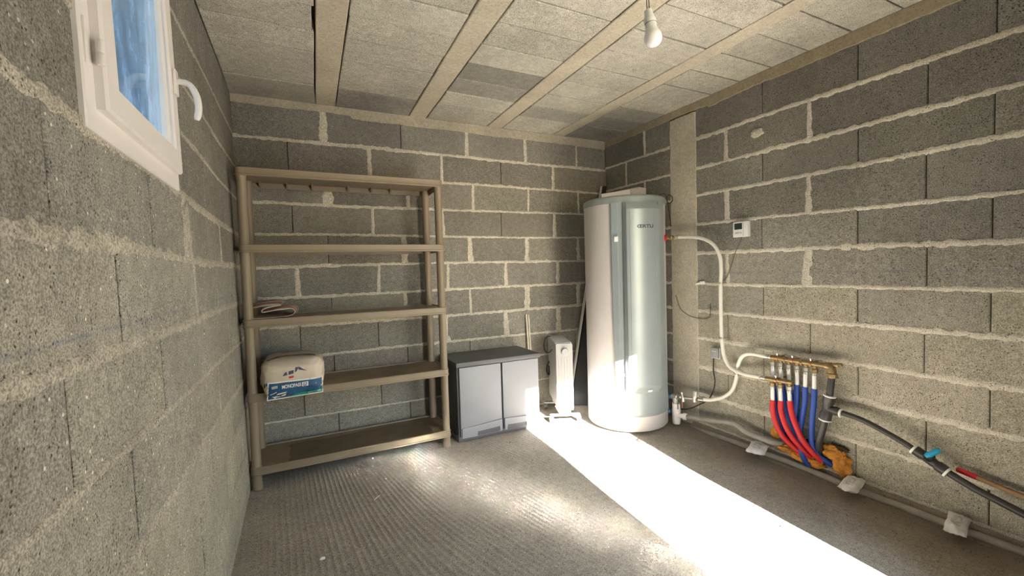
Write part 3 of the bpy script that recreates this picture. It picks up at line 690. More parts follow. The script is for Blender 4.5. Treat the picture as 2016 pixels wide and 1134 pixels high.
for i in range(7): bag_quad((.1735+.0037*i, .5795), (.1752+.0037*i, .5797), (.1752+.0037*i, .5925), (.1735+.0037*i, .5923), 1, 2, .0036, 'barcode_bar', M_BNAVY, lab)
bag_quad((.163, .543), (.196, .557), (.195, .561), (.162, .546), 6, 1, .0030, 'print_shape', M_BWHITE, lab)
bag_quad((.192, .540), (.240, .549), (.246, .555), (.200, .549), 8, 2, .0030, 'print_shape', M_BWHITE, lab)
bag_quad((.172, .527), (.215, .526), (.214, .529), (.170, .533), 8, 1, .0030, 'print_shape', M_BWHITE, lab)
bag_quad((.215, .527), (.236, .532), (.242, .545), (.218, .538), 6, 2, .0030, 'print_shape', M_BWHITE, lab)
# navy marks of the logo on the upper face and on the left corner
bag_quad((.228, .640), (.252, .645), (.248, .662), (.240, .660), 4, 3, .0016, 'logo_mark', M_BNAVY)
bag_quad((.256, .645), (.282, .650), (.284, .668), (.258, .664), 5, 3, .0016, 'logo_mark', M_BNAVY)
bag_quad((.288, .655), (.298, .660), (.312, .684), (.292, .682), 4, 4, .0016, 'logo_mark', M_BNAVY)
bag_quad((.306, .668), (.352, .656), (.330, .668), (.312, .684), 6, 3, .0016, 'logo_mark', M_BNAVY)
bag_quad((.258, .625), (.282, .628), (.282, .638), (.258, .636), 3, 2, .0016, 'logo_mark', M_RED)
bag_quad((.130, .575), (.140, .585), (.142, .612), (.134, .600), 2, 3, .0016, 'logo_mark', M_BNAVY)
bag_quad((.144, .590), (.153, .602), (.147, .614), (.144, .606), 2, 2, .0016, 'logo_mark', M_BNAVY)
def top_on(x, y, off):
    h = bvh.ray_cast(Vector((x, y, 1.2)), Vector((0, 0, -1))); return (x, y, (h[0].z if h[0] else .72)+off)
o = MB().grid(lambda u, v: top_on(.15+.25*u, -.405+.045*math.sin(u*3.1)+.05*v, .0015), 24, 5).obj('print_band', M_BAGG, bag, smooth=True)

# ---- low plastic cabinet
FC = 0.025
cab = thing('plastic_cabinet', (1.583, -.22, FC), 'low grey plastic two-door cabinet with dark lid beside the shelving unit', 'cabinet')
cx0, cx1, cyf, cyb, cz1 = 1.268, 1.902, -.400, -.040, .540
MB().box((cx0, cyf+.018, FC+.035), (cx1, cyb, cz1), .008).obj('body', M_CABD, cab, smooth=True)
MB().box((cx0-.006, cyf-.002, FC), (cx1+.006, cyb, FC+.037), .008).obj('base', M_CABD, cab, smooth=True)
MB().box((cx0-.012, cyf-.014, cz1), (cx1+.012, cyb+.01, cz1+.034), .010).obj('lid', M_CABD, cab, smooth=True)
xm = 1.597
for k, (a, b) in enumerate(((cx0+.012, xm-.006), (xm+.006, cx1-.004))):
    d = MB().box((a, cyf-.004, FC+.020), (b, cyf+.022, cz1-.004), .007).obj('door', M_CABL, cab, smooth=True, origin=((a+b)/2, cyf, .3))
    if k == 0: pl = [(a+.006, .118), (a+.006, .052), (a+.115, .050), (a+.118, .082), (b-.026, .088), (b-.022, .055), (b-.004, .056), (b-.004, .136)]
    else: pl = [(b-.006, .118), (b-.006, .052), (b-.115, .050), (b-.118, .082), (a+.026, .088), (a+.022, .055), (a+.004, .056), (a+.004, .136)]
    m = MB().prism([(x, cyf-.014, z) for x, z in pl], (0, .012, 0)); hd = m.obj('handle', M_CABL, d, origin=((a+b)/2, cyf-.01, .09))
    sl = (a+.119, b-.027) if k == 0 else (a+.027, b-.119)
    MB().box((sl[0], cyf-.0055, .050), (sl[1], cyf-.003, .084)).obj('handle_slot', M_CABD, d)

# ---- oil-filled radiator, turned a little, with castors
hl = Vector((.386, .922, 0)).normalized(); hw = Vector((hl.y, -hl.x, 0)); hc = Vector((2.097, -.452, 0))
HM = Matrix(((hw.x, hl.x, 0, hc.x), (hw.y, hl.y, 0, hc.y), (0, 0, 1, FC), (0, 0, 0, 1)))
rad = thing('oil_radiator', (hc.x+.06, hc.y+.18, FC), 'white oil-filled radiator on castors between cabinet and water heater', 'heater')
def plate(y0, y1, w, z0, z1, r, m=None):
    m = m or MB(); pts = []
    for cx_, cz_, a0 in ((w-r, z0+r, -90), (w-r, z1-r, 0), (-w+r, z1-r, 90), (-w+r, z0+r, 180)):
        for k in range(6): a = R2(a0+90*k/5); pts.append((cx_+r*math.cos(a), y0, cz_+r*math.sin(a)))
    return m.prism(pts, (0, y1-y0, 0))
plate(0, .055, .063, .095, .605, .014).move(HM).obj('control_panel', M_RADW, rad, smooth=True)
for k in range(7):
    y = .066+.049*k
    m = plate(y, y+.030, .060, .105, .585, .02); plate(y+.012, y+.018, .064, .100, .595, .02, m); m.tube([(0, y-.02, .16), (0, y+.05, .16)], .018, 10).tube([(0, y-.02, .53), (0, y+.05, .53)], .018, 10)
    m.move(HM).obj('fin', M_RADW, rad, smooth=True)
MB().box((-.062, .030, .592), (.062, .405, .608), .004).move(HM).obj('top_cover', simple('cover_white', (.72, .74, .78), .3), rad, smooth=True)
MB().box((-.0635, .055, .12), (-.0615, .405, .60)).move(HM).obj('side_panel', M_RADW, rad)
MB().box((.0615, .055, .12), (.0635, .405, .60)).move(HM).obj('side_panel', M_RADW, rad)
kn = MB().lathe([(.031, 0), (.031, .004), (.026, .006), (.026, .018), (.023, .021)], (.004, 0, .545), (0, -1, 0), 24).move(HM).obj('thermostat_knob', M_RADW, rad, smooth=True)
MB().lathe([(.034, 0), (.034, .003), (.031, .0035)], (.004, 0, .545), (0, -1, 0), 24).move(HM).obj('dial_ring', simple('dial_grey', (.45, .45, .46), .4), rad, smooth=True)
for k in range(5):
    MB().box((-.044+.0215*k, -.0025, .13), (-.040+.0215*k, .001, .50-.02*(k == 0 or k == 4)), .001).move(HM).obj('groove_rib', simple('rib_grey', (.42, .42, .43), .5) if k == 0 else bpy.data.materials['rib_grey'], rad)
for y in (.02, .345):
    ax = MB().box((-.115, y, .044), (.115, y+.032, .058), .005).move(HM).obj('foot_bar', M_RADW, rad, smooth=True)
    MB().box((-.045, y+.004, .056), (.045, y+.030, .110), .004).move(HM).obj('foot_bracket', M_RADW, ax, smooth=True)
    for sx in (-1, 1):
        MB().lathe([(.012, -.016), (.022, -.014), (.024, -.006), (.024, .006), (.022, .014), (.012, .016)], (sx*.105, y+.012, .024), (1, 0, 0), 18).move(HM).obj('castor', M_RADW if y < .1 else M_CABD, ax, smooth=True)
cp = curve_pts([HM @ Vector(p) for p in ((-.055, .33, .607), (-.075, .30, .618), (-.10, .30, .60), (-.112, .30, .56), (-.112, .29, .515), (-.098, .26, .495), (-.080, .22, .500), (-.068, .17, .53))], 6)
MB().tube(cp, .0042, 8).obj('power_cord', M_CABLE, rad, smooth=True)
MB().tube(curve_pts([HM @ Vector(p) for p in ((-.066, .36, .40), (-.082, .36, .36), (-.088, .35, .32), (-.078, .34, .29), (-.068, .35, .30), (-.066, .36, .36))], 5), .007, 8).obj('cord_bundle', M_CABLE, rad, smooth=True)

# ---- battens behind the cabinet, boards behind the water heater
for i, (xb, xt, yb, yt, lb) in enumerate(((2.012, 2.013, -.085, -.014, 'thin pale wooden batten leaning on the wall, nearer the cabinet'), (2.030, 2.034, -.080, -.012, 'thin pale wooden batten leaning on the wall, nearer the radiator'))):
    z0, z1 = FC, .822-.004*i; m = MB(); w = .0065
    q = [(-w, -w), (w, -w), (w, w), (-w, w)]
    m.add([(xb+a, yb+b, z0) for a, b in q]+[(xt+a, yt+b, z1) for a, b in q], [(0, 3, 2, 1), (4, 5, 6, 7)]+[(k, (k+1) % 4, 4+(k+1) % 4, 4+k) for k in range(4)])
    tag(m.obj('wooden_batten', M_WOOD, origin=(xb, yb, z0)), lb, 'batten', 'battens behind the cabinet')
bd = thing('leaning_board', (2.42, -.14, FC), 'long black panel with pale edge leaning in the corner behind the water heater', 'board')
A0, A1 = Vector((2.345, -.115, FC)), Vector((2.802, -.040, 1.925)); e = Vector((.080, -.060, 0)); dpt = Vector((.0, .018, 0))
def slab(p, q, e0, e1, dd): return MB().add([p, p+e0, q+e1, q, p+dd, p+e0+dd, q+e1+dd, q+dd], [(0, 1, 2, 3), (7, 6, 5, 4), (0, 4, 5, 1), (1, 5, 6, 2), (2, 6, 7, 3), (3, 7, 4, 0)])
slab(A0+Vector((.018, -.008, 0)), A1+Vector((.012, 0, 0)), Vector((.12, -.07, 0)), Vector((.045, 0, 0)), dpt).obj('panel', M_DARKBOARD, bd)
slab(A0, A1, Vector((.014, -.006, 0)), Vector((.011, 0, 0)), dpt).obj('edge_strip', simple('pale_edge', (.62, .60, .55), .5), bd)

# ---- water heater
BX, BY, BR, BZ = 2.527, -.645, .292, FC+.014
wh = thing('water_heater', (BX, BY, FC), 'tall white cylindrical water heater with silver grey front panel in the corner', 'water heater')
def cyl(a, z, r): return (BX+r*math.cos(R2(a)), BY+r*math.sin(R2(a)), z)
MB().lathe([(BR-.03, BZ), (BR-.008, BZ+.003), (BR, BZ+.014), (BR, 1.636)], (BX, BY, 0), (0, 0, 1), 96).obj('casing', M_WHITE, wh, smooth=True)
for a in (-110, 10, 130): MB().lathe([(.022, 0), (.022, .012), (.014, .02)], cyl(a, FC, BR-.07), (0, 0, 1), 12).obj('foot', M_BLACK, wh)
MB().lathe([(BR-.01, 1.628), (BR+.004, 1.630), (BR+.005, 1.664), (BR+.002, 1.676), (BR-.010, 1.683), (BR-.06, 1.686), (.02, 1.688)], (BX, BY, 0), (0, 0, 1), 96).obj('top_ring', M_RING, wh, smooth=True, angle=50)
PB = BR+.018
COLS = [(-139.4, PB), (-138.9, PB-.003), (-138.3, PB-.016), (-131.4, PB-.016), (-130.6, PB-.003), (-130.0, PB)]+[(-130+k*4.5, PB) for k in range(1, 10)]+[(-84.9, PB), (-84.5, PB-.010), (-83.3, PB-.010), (-82.9, PB)]
def front_panel():
    vs = []; nvz = 70
    for j in range(nvz+1):
        v = j/nvz; z = .146+(1.631-.146)*v; aR = -70.5+8.5*(1-v)**3; aL = -147.2+6.0*(1-v)**4; k = sstep(.312, .35, z)
        row = [(aL, BR-.002), (aL+.05, PB-.003), (aL+.6, PB), (aL+1.2, PB)]+[(a, PB+(r-PB)*k) for a, r in COLS]+[(-82.9+(aR+82.9)*q/4, PB) for q in (1, 2, 3)]+[(aR-.6, PB), (aR-.05, PB-.003), (aR, BR-.002)]
        if j == 0: row = [(a, BR-.002) for a, r in row]
        vs += [cyl(a, z+(0 if j else -.002), r) for a, r in row]
    n = len(row); fs = [(j*n+i, j*n+i+1, (j+1)*n+i+1, (j+1)*n+i) for j in range(nvz) for i in range(n-1)]
    return MB().add(vs, fs)
front_panel().obj('front_panel', M_SILVER, wh, smooth=True, angle=28)
def cover(u, v):
    a0, a1 = -132.0, -86.0; z0, z1 = .312, 1.630
    a = a0+(a1-a0)*u; z = z0+(z1-z0)*v
    da = min(u*(a1-a0), 99)*R2(1)*BR; db = (1-u)*(a1-a0)*R2(1)*BR; dz0 = z-z0; dz1 = z1-z
    h = .034*min(1, da/.020)*min(1, db/.007)*min(1, .20+dz1/.060)*min(1, dz0/.055)
    return cyl(a, z, BR+.014+h)
cov = MB().grid(cover, 60, 130).obj('cover', M_SILVER, wh, smooth=True, angle=20)
# fine raised bead down the cover, left side and right side
for a in (-124.5, -92.5):
    MB().tube([cyl(a, .45+1.12*k/20, BR+.0475) for k in range(21)], .0022, 6).obj('bead', M_SILVER, cov, smooth=True)
V, F = text_mesh('ŒRTLI', 1.0, .035)
MB().add([cyl(-116.3+19.6*x, 1.451+.0225*y, BR+.0492) for x, y in V], F).obj('lettering', M_INK, cov)
MB().grid(lambda u, v: cyl(-106+5.5*u, .332+.014*v, BR+.037+.008*v), 5, 2).obj('maker_plate', M_LABEL, cov)
MB().box((-.013, -.006, -.018), (.013, .010, .018), .003).move(Matrix.Translation(cyl(-140.5, 1.383, BR+.022)) @ Matrix.Rotation(R2(-139.8+90), 4, 'Z')).obj('latch', M_LABEL, wh, smooth=True)
MB().lathe([(.012, 0), (.012, .016), (.006, .02)], cyl(-134.5, .445, BR-.006), (math.cos(R2(-134)), math.sin(R2(-134)), 0), 14).obj('latch', M_SILVER, wh, smooth=True)
MB().prism([cyl(-69.5, 1.325, BR+.0006), cyl(-64.5, 1.325, BR+.0006), cyl(-67, 1.355, BR+.0006)], Vector((.38, -.92, 0))*.0012).obj('warning_sticker', M_WARN, wh)
rd = Vector((math.cos(R2(-55)), math.sin(R2(-55)), 0))
MB().lathe([(.024, -.004), (.024, .006), (.017, .012)], cyl(-55.6, 1.390, BR), rd, 20).obj('hot_outlet', M_RED, wh, smooth=True)
MB().lathe([(.016, -.004), (.016, .03), (.012, .034)], cyl(-47, .232, BR), (math.cos(R2(-47)), math.sin(R2(-47)), 0), 16).obj('cold_inlet', M_BCAP, wh, smooth=True)
MB().lathe([(.016, -.004), (.016, .012), (.012, .016)], cyl(-48, .125, BR), (math.cos(R2(-48)), math.sin(R2(-48)), 0), 16).obj('drain_cap', M_BCAP, wh, smooth=True)
# packaging on top and cable coil
hood = MB().prism([(2.312, -.66, 1.688), (2.49, -.76, 1.688), (2.49, -.76, 1.745), (2.312, -.66, 1.722)], (.14, .22, 0))
o = hood.obj('packaging_block', M_WHITE); tag(o, 'small white wedge of packaging on top of the water heater, left piece', 'packaging')
hood = MB().prism([(2.494, -.762, 1.688), (2.70, -.70, 1.688), (2.70, -.70, 1.778), (2.60, -.73, 1.776), (2.597, -.731, 1.760), (2.494, -.762, 1.747)], (-.04, .20, 0))
o = hood.obj('packaging_block', M_WHITE); tag(o, 'larger stepped white packaging block on top of the water heater', 'packaging')
MB().tube(curve_pts([(2.70, -.76, 1.693), (2.735, -.80, 1.712), (2.785, -.80, 1.722), (2.80, -.80, 1.700), (2.806, -.80, 1.672), (2.828, -.80, 1.655), (2.858, -.80, 1.672), (2.862, -.80, 1.70), (2.838, -.80, 1.716), (2.812, -.80, 1.712), (2.796, -.81, 1.68), (2.800, -.82, 1.62), (2.812, -.83, 1.48)], 6), .0032, 8).obj('heater_cable', M_CABLE, wh, smooth=True)

# ---- hot pipe from the heater, hand over to the lower manifold
PXW = W-.05
hot = thing('hot_water_pipe', (PXW, -1.22, .9), 'cream pipe looping from the top of the water heater down to the lower manifold', 'pipe')
hpth = [(PXW, -.872, 1.397), (PXW, -.998, 1.390), (PXW, -1.103, 1.366), (PXW, -1.182, 1.318), (PXW, -1.224, 1.245), (PXW, -1.233, 1.154), (PXW, -1.229, 1.063), (PXW, -1.228, .905), (PXW, -1.231, .738), (PXW, -1.239, .632), (PXW, -1.254, .571), (PXW, -1.288, .522), (PXW-.004, -1.341, .502), (PXW-.02, -1.415, .498), (PXW-.05, -1.530, .508)]
MB().tube(curve_pts(hpth, 6), .0125, 14).obj('tube', M_PIPE, hot, smooth=True)
p0, p1 = Vector(cyl(-55.6, 1.390, BR+.010)), Vector((PXW, -.872, 1.397)); dd = (p1-p0).normalized(); Lh = (p1-p0).length
MB().lathe([(.011, 0), (.014, .004), (.014, Lh*.30), (.018, Lh*.32), (.018, Lh*.52), (.012, Lh*.54), (.012, Lh*.62)], p0, dd, 8).obj('brass_fitting', M_BRASS, hot)
MB().lathe([(.012, Lh*.60), (.017, Lh*.62), (.017, Lh*.78), (.013, Lh*.80), (.015, Lh*.9), (.015, Lh), (.0126, Lh+.01)], p0, dd, 16).obj('compression_nut', M_CHROME, hot, smooth=True)
for y, z in ((-1.229, 1.065), (-1.2305, .700)):
    MB().tube([(W-.002, y-.004, z), (W-.03, y-.003, z)], .004, 8).lathe([(.0155, -.006), (.0165, -.005), (.0165, .005), (.0155, .006)], (PXW, y, z), (0, 0, 1), 16).obj('pipe_clip', M_CHROME, hot, smooth=True)
# ---- cold pipe from the safety group up to the upper manifold
cold = thing('cold_water_pipe', (PXW, -1.3, .45), 'cream pipe curving from the valve by the heater up to the upper manifold', 'pipe')
cpth = [(2.790, -1.118, .264), (2.812, -1.168, .272), (PXW, -1.241, .307), (PXW+.012, -1.297, .365), (PXW+.018, -1.322, .442), (PXW+.018, -1.332, .514), (PXW+.012, -1.353, .570), (PXW, -1.389, .611), (PXW, -1.443, .630), (PXW-.008, -1.548, .630)]
MB().tube(curve_pts(cpth, 7), .0125, 14).obj('tube', M_PIPE, cold, smooth=True)
MB().tube([(W-.002, -1.318, .472), (W-.03, -1.322, .472)], .004, 8).lathe([(.0155, -.006), (.0165, -.005), (.0165, .005), (.0155, .006)], (PXW+.018, -1.325, .472), (0, -.1, 1), 16).obj('pipe_clip', M_CHROME, cold, smooth=True)
# ---- safety group with drain siphon
sg = thing('safety_valve', (2.762, -.95, .25), 'chromed safety valve group on the cold inlet of the water heater', 'valve')
q0 = Vector((2.742, -.878, .235)); q1 = Vector((2.790, -1.118, .262))
dv = (q1-q0).normalized(); Ls = (q1-q0).length
MB().lathe([(.013, 0), (.019, .004), (.019, .045), (.013, .050), (.013, .075), (.010, .078), (.010, Ls-.045), (.013, Ls-.043), (.013, Ls)], q0, dv, 14).obj('valve_body', M_CHROME, sg, smooth=True)
MB().lathe([(.012, 0), (.015, .003), (.015, .02), (.017, .022), (.017, .04), (.0165, .042), (.0165, .075), (.013, .08)], q0+dv*(Ls*.74)+Vector((0, 0, -.022)), (0, -.05, 1), 18).obj('pressure_reducer', simple('satin_chrome', (.62, .60, .57), .35, metal=.6), sg, smooth=True)
MB().lathe([(.006, 0), (.006, .03), (.011, .031), (.011, .045), (.008, .048)], q0+dv*.095+Vector((-.006, 0, .0)), (-.2, 0, 1), 12).lathe([(.009, -.03), (.012, -.027), (.012, .0)], q0+dv*.095, (0, 0, 1), 12).obj('valve_stem', M_CHROME, sg, smooth=True)
MB().lathe([(.010, 0), (.015, .003), (.015, .02), (.010, .022)], q0+dv*(Ls-.055), dv, 8).obj('brass_nut', M_BRASS, sg)
MB().tube(curve_pts([q0+dv*.03+Vector((0, 0, -.004)), q0+dv*.032+Vector((-.003, 0, -.03)), q0+dv*.032+Vector((-.004, 0, -.065))], 4), [.020, .021, .020, .019, .019, .018, .016, .014, .012], 14).obj('outlet_spout', simple('grey_cast', (.47, .46, .43), .45, metal=.3), sg, smooth=True)
MB().tube([q0+dv*.085+Vector((0, 0, -.01)), q0+dv*.086+Vector((0, 0, -.075))], .0045, 8).obj('copper_tail', M_COPPER, sg, smooth=True)
sx, sy = 2.752, -.912
sip = thing('drain_siphon', (sx, sy, .05), 'small white plastic drain siphon under the safety valve', 'siphon')
MB().lathe([(.020, .040), (.026, .044), (.028, .060), (.0295, .135), (.031, .138), (.031, .146), (.027, .148)], (sx, sy, 0), (0, 0, 1), 24).obj('cup', M_PVC, sip, smooth=True)
def crown(u0, u1, z0, z1):
    m = MB(); n = 6; vs = []
    for k in range(n+1):
        a = R2(u0+(u1-u0)*k/n)
        for r, z in ((.0285, z0), (.0285, z1), (.0245, z1), (.0245, z0)): vs.append((sx+r*math.cos(a), sy+r*math.sin(a), z))
    fs = [(k*4+j, k*4+(j+1) % 4, k*4+4+(j+1) % 4, k*4+4+j) for k in range(n) for j in range(4)]+[(0, 1, 2, 3), (n*4, n*4+3, n*4+2, n*4+1)]
    return m.add(vs, fs)
for a in (150, 270, 30): crown(a+18 if a == 150 else a-14, a+88, .150, .192).obj('funnel_tab', M_PVC, sip, smooth=True)
MB().lathe([(.0285, 0), (.0285, .006)], (sx, sy, .147), (0, 0, 1), 20).obj('funnel_ring', M_PVC, sip)
MB().tube([(sx, sy-.02, .108), (sx+.014, sy-.055, .108)], .017, 14).lathe([(.018, 0), (.024, .002), (.024, .026), (.019, .028)], (sx+.013, sy-.050, .108), (.3, -.95, .02), 18).obj('side_outlet', M_PVC, sip, smooth=True)
drn = MB().tube(curve_pts([(sx+.020, sy-.072, .109), (2.795, -1.129, .126), (2.812, -1.30, .155), (2.812, -1.338, .158), (2.812, -1.375, .146), (2.812, -1.410, .132), (2.812, -1.470, .128), (2.815, -1.530, .124), (2.83, -1.585, .120), (2.90, -1.618, .112)], 6), .0165, 14).obj('drain_pipe', M_GREYPIPE, smooth=True, origin=(2.812, -1.3, .1))
tag(drn, 'grey plastic drain pipe running from the siphon along the right wall', 'pipe')

# ---- manifolds
um = thing('brass_manifold', (2.822, -1.73, .635), 'long upper brass manifold with six outlets on the right wall', 'manifold')
def hexnut(p, d, r, l, m=None):
    m = m or MB(); return m.lathe([(r*.85, 0), (r, .0015), (r, l-.0015), (r*.85, l)], p, d, 6)
UX = W-.06
MB().tube([(UX, -1.548, .632), (UX, -1.900, .636)], .0135, 14).obj('manifold_bar', M_BRASS, um, smooth=True)
for i, y in enumerate((-1.583, -1.629, -1.675, -1.721, -1.769, -1.815)):
    k = MB().tube([(UX, y, .632), (UX, y, .594)], .010, 12).obj('outlet', M_BRASS, um, smooth=True)
    hexnut((UX, y, .609), (0, 0, -1), .0155, .020).obj('nut', M_CHROME if i != 5 else M_BRASS, k)
    MB().lathe([(.0125, 0), (.0135, .002), (.0135, .006), (.0115, .007), (.0115, .010), (.0135, .011), (.0135, .015), (.0115, .016), (.0115, .022)], (UX, y, .588), (0, 0, -1), 14).obj('crimp_sleeve', M_CHROME, k, smooth=True)
    if i in (1, 3, 4): hexnut((UX, y-.02, .632), (0, -1, 0), .018, .012).obj('collar', M_BRASS, um)
for y in (-1.612, -1.698, -1.796):
    b = MB().tube([(W-.002, y, .640), (UX+.012, y, .640)], .0045, 8).lathe([(.0155, -.007), (.017, -.006), (.017, .006), (.0155, .007)], (UX, y, .634), (0, 1, 0), 16).obj('pipe_clip', M_COPPER, um, smooth=True)
    MB().lathe([(.004, 0), (.0045, .008), (.0065, .009), (.0065, .013), (.003, .015)], (UX-.004, y, .650), (-.15, 0, 1), 10).obj('clip_screw', M_CHROME, b, smooth=True)
MB().lathe([(.010, 0), (.0145, .003), (.0145, .016), (.012, .018), (.014, .02), (.014, .03), (.0125, .032)], (UX, -1.543, .632), (0, -1, 0), 14).obj('inlet_nut', M_CHROME, um, smooth=True)
el = MB().tube(curve_pts([(UX-.002, -1.870, .636), (UX-.002, -1.893, .634), (UX-.003, -1.900, .615), (UX-.004, -1.900, .580)], 4), .019, 16).obj('elbow', M_BRASS, um, smooth=True)
hexnut((UX-.004, -1.900, .602), (0, 0, -1), .026, .024).obj('nut', M_BRASS, el)
MB().tube([(UX, -1.90, .645), (UX, -1.945, .655)], .009, 10).lathe([(.012, 0), (.012, .012)], (UX, -1.918, .648), (0, -.97, .2), 8).obj('end_cap', M_BRASS, el)
lm = thing('brass_manifold', (2.782, -1.64, .51), 'short lower brass manifold with three outlets feeding the red pipes', 'manifold')
LX = W-.10
MB().tube([(LX, -1.548, .508), (LX, -1.722, .517)], .0135, 14).obj('manifold_bar', M_BRASS, lm, smooth=True)
MB().lathe([(.010, 0), (.0145, .003), (.0145, .016), (.012, .018), (.014, .02), (.014, .03), (.0125, .032)], (LX, -1.535, .508), (0, -1, .05), 14).obj('inlet_nut', M_CHROME, lm, smooth=True)
for i, y in enumerate((-1.606, -1.652, -1.703)):
    k = MB().tube([(LX, y, .512), (LX+.002, y, .472)], .010, 12).obj('outlet', M_BRASS, lm, smooth=True)
    hexnut((LX, y, .494), (0, 0, -1), .0165, .020).obj('nut', M_BRASS if i < 2 else M_CHROME, k)
    MB().lathe([(.0125, 0), (.0135, .002), (.0135, .006), (.0115, .007), (.0115, .010), (.0135, .011), (.0135, .015), (.0115, .016), (.0115, .022)], (LX, y, .474), (0, 0, -1), 14).obj('crimp_sleeve', M_CHROME, k, smooth=True)
b = MB().tube([(W-.002, -1.630, .520), (LX+.01, -1.630, .520)], .0045, 8).lathe([(.0155, -.007), (.017, -.006), (.017, .006), (.0155, .007)], (LX, -1.630, .512), (0, 1, .05), 16).obj('pipe_clip', M_COPPER, lm, smooth=True)
MB().lathe([(.004, 0), (.0045, .008), (.0065, .009), (.0065, .013), (.003, .015)], (LX-.006, -1.630, .528), (-.15, 0, 1), 10).obj('clip_screw', M_CHROME, b, smooth=True)

def sleeved(name, pts, zs, mat, label, group, r=.0105, R_=.0145):
    """white pipe that disappears into a coloured sleeve at height zs"""
    t = thing(name, pts[0], label, 'pipe', group); P = curve_pts(pts, 7)
    up = [p for p in P if p.z >= zs-.012]; dn_ = [p for p in P if p.z <= zs]
    MB().tube(up, r, 12).obj('white_pipe', M_LABEL, t, smooth=True)
    MB().tube(dn_, R_, 14).obj('sleeve', mat, t, smooth=True)
RXW = LX
reds = [([(RXW, -1.606, .458), (RXW-.004, -1.609, .390), (RXW-.008, -1.612, .331), (RXW-.008, -1.631, .258), (RXW, -1.662, .197), (RXW+.02, -1.722, .138), (RXW+.045, -1.770, .10)], .392, 'red sleeved water pipe furthest from the black pipe'),
        ([(RXW, -1.652, .458), (RXW-.004, -1.656, .398), (RXW-.008, -1.659, .344), (RXW-.008, -1.681, .273), (RXW, -1.711, .213), (RXW+.02, -1.750, .158), (RXW+.05, -1.790, .11)], .400, 'red sleeved water pipe in the middle of the three'),
        ([(RXW, -1.703, .458), (RXW-.004, -1.707, .411), (RXW-.008, -1.719, .346), (RXW-.008, -1.744, .278), (RXW, -1.772, .212), (RXW+.015, -1.818, .150), (RXW+.04, -1.850, .11)], .413, 'red sleeved water pipe nearest the black pipe')]
for pts, zs, lb in reds: sleeved('red_water_pipe', pts, zs, M_RED, lb, 'red sleeved pipes')
BXW = UX
blues = [([(BXW, -1.583, .572), (BXW, -1.585, .480), (BXW, -1.596, .366), (BXW, -1.623, .246), (BXW+.005, -1.662, .171), (BXW+.02, -1.72, .12)], .505, 'blue sleeved water pipe behind the first red pipe'),
         ([(BXW, -1.629, .572), (BXW, -1.634, .500), (BXW, -1.643, .442), (BXW, -1.666, .322), (BXW+.003, -1.700, .239), (BXW+.02, -1.735, .14)], .505, 'blue sleeved water pipe behind the middle red pipe'),
         ([(BXW, -1.675, .572), (BXW, -1.678, .500), (BXW, -1.690, .400), (BXW+.006, -1.705, .300), (BXW+.012, -1.73, .20), (BXW+.025, -1.76, .13)], .490, 'blue sleeved water pipe behind the third red pipe'),
         ([(BXW, -1.721, .572), (BXW, -1.721, .500), (BXW, -1.719, .414), (BXW, -1.713, .320), (BXW+.004, -1.714, .220), (BXW+.02, -1.74, .11)], .506, 'leftmost blue sleeved pipe with its white end fully in view'),
         ([(BXW-.006, -1.769, .572), (BXW-.008, -1.769, .500), (BXW-.008, -1.767, .427), (BXW-.010, -1.752, .316), (BXW-.010, -1.740, .204), (BXW-.012, -1.757, .112), (BXW+.01, -1.778, .06)], .510, 'middle one of the three blue sleeved pipes in full view'),
         ([(BXW-.006, -1.815, .572), (BXW-.008, -1.816, .500), (BXW-.008, -1.813, .424), (BXW-.010, -1.805, .310), (BXW-.010, -1.804, .196), (BXW-.006, -1.826, .142), (BXW+.008, -1.862, .118), (BXW+.03, -1.885, .10)], .502, 'blue sleeved pipe beside the black riser pipe')]
for pts, zs, lb in blues: sleeved('blue_water_pipe', pts, zs, M_BLUE, lb, 'blue sleeved pipes')
# ---- black mains riser with tee, branch with stop valve
RX = W-.07
rs = thing('black_supply_pipe', (RX, -1.88, .3), 'black plastic riser pipe with tee below the upper manifold', 'pipe')
MB().tube(curve_pts([(UX-.004, -1.900, .585), (RX, -1.896, .520), (RX, -1.892, .470)], 4), .0165, 14).obj('upper_pipe', M_PE, rs, smooth=True)
t0, t1 = Vector((RX, -1.893, .484)), Vector((RX, -1.869, .345)); td = (t1-t0).normalized(); tl = (t1-t0).length
MB().lathe([(.021, 0), (.027, .004), (.027, .040), (.022, .052), (.021, .070), (.023, .088), (.027, .098), (.028, tl-.004), (.022, tl)], t0, td, 18).obj('tee', M_PE, rs, smooth=True)
for k, q in ((0, t0+td*.002), (1, t0+td*(tl-.004))): MB().lathe([(.0285, -.0035), (.0295, -.002), (.0295, .002), (.0285, .0035)], q, td, 18).obj('clamp_ring', M_LABEL, rs, smooth=True)
MB().tube(curve_pts([(RX, -1.870, .352), (RX, -1.860, .299), (RX, -1.842, .219), (RX+.02, -1.830, .160), (RX+.05, -1.822, .11)], 5), .0165, 14).obj('lower_pipe', M_PE, rs, smooth=True)
MB().lathe([(.020, 0), (.020, .03), (.0225, .034), (.0225, .062), (.019, .066)], (RX, -1.884, .412), (.0, -1, -.08), 16).obj('tee_branch', M_PE, rs, smooth=True)
MB().lathe([(.024, -.004), (.025, -.002), (.025, .002), (.024, .004)], (RX-.002, -1.948, .407), (0, -1, -.08), 16).obj('clamp_ring', M_LABEL, rs, smooth=True)
br = thing('black_branch_pipe', (2.80, -2.2, .3), 'black branch pipe with blue stop valve sloping down along the right wall', 'pipe')
BRX = W-.08
MB().tube(curve_pts([(RX-.002, -1.946, .408), (BRX, -1.985, .409), (BRX, -2.035, .402), (BRX, -2.091, .387), (BRX, -2.190, .351), (BRX, -2.250, .324)], 5), .0125, 14).obj('pipe', M_PE, br, smooth=True)
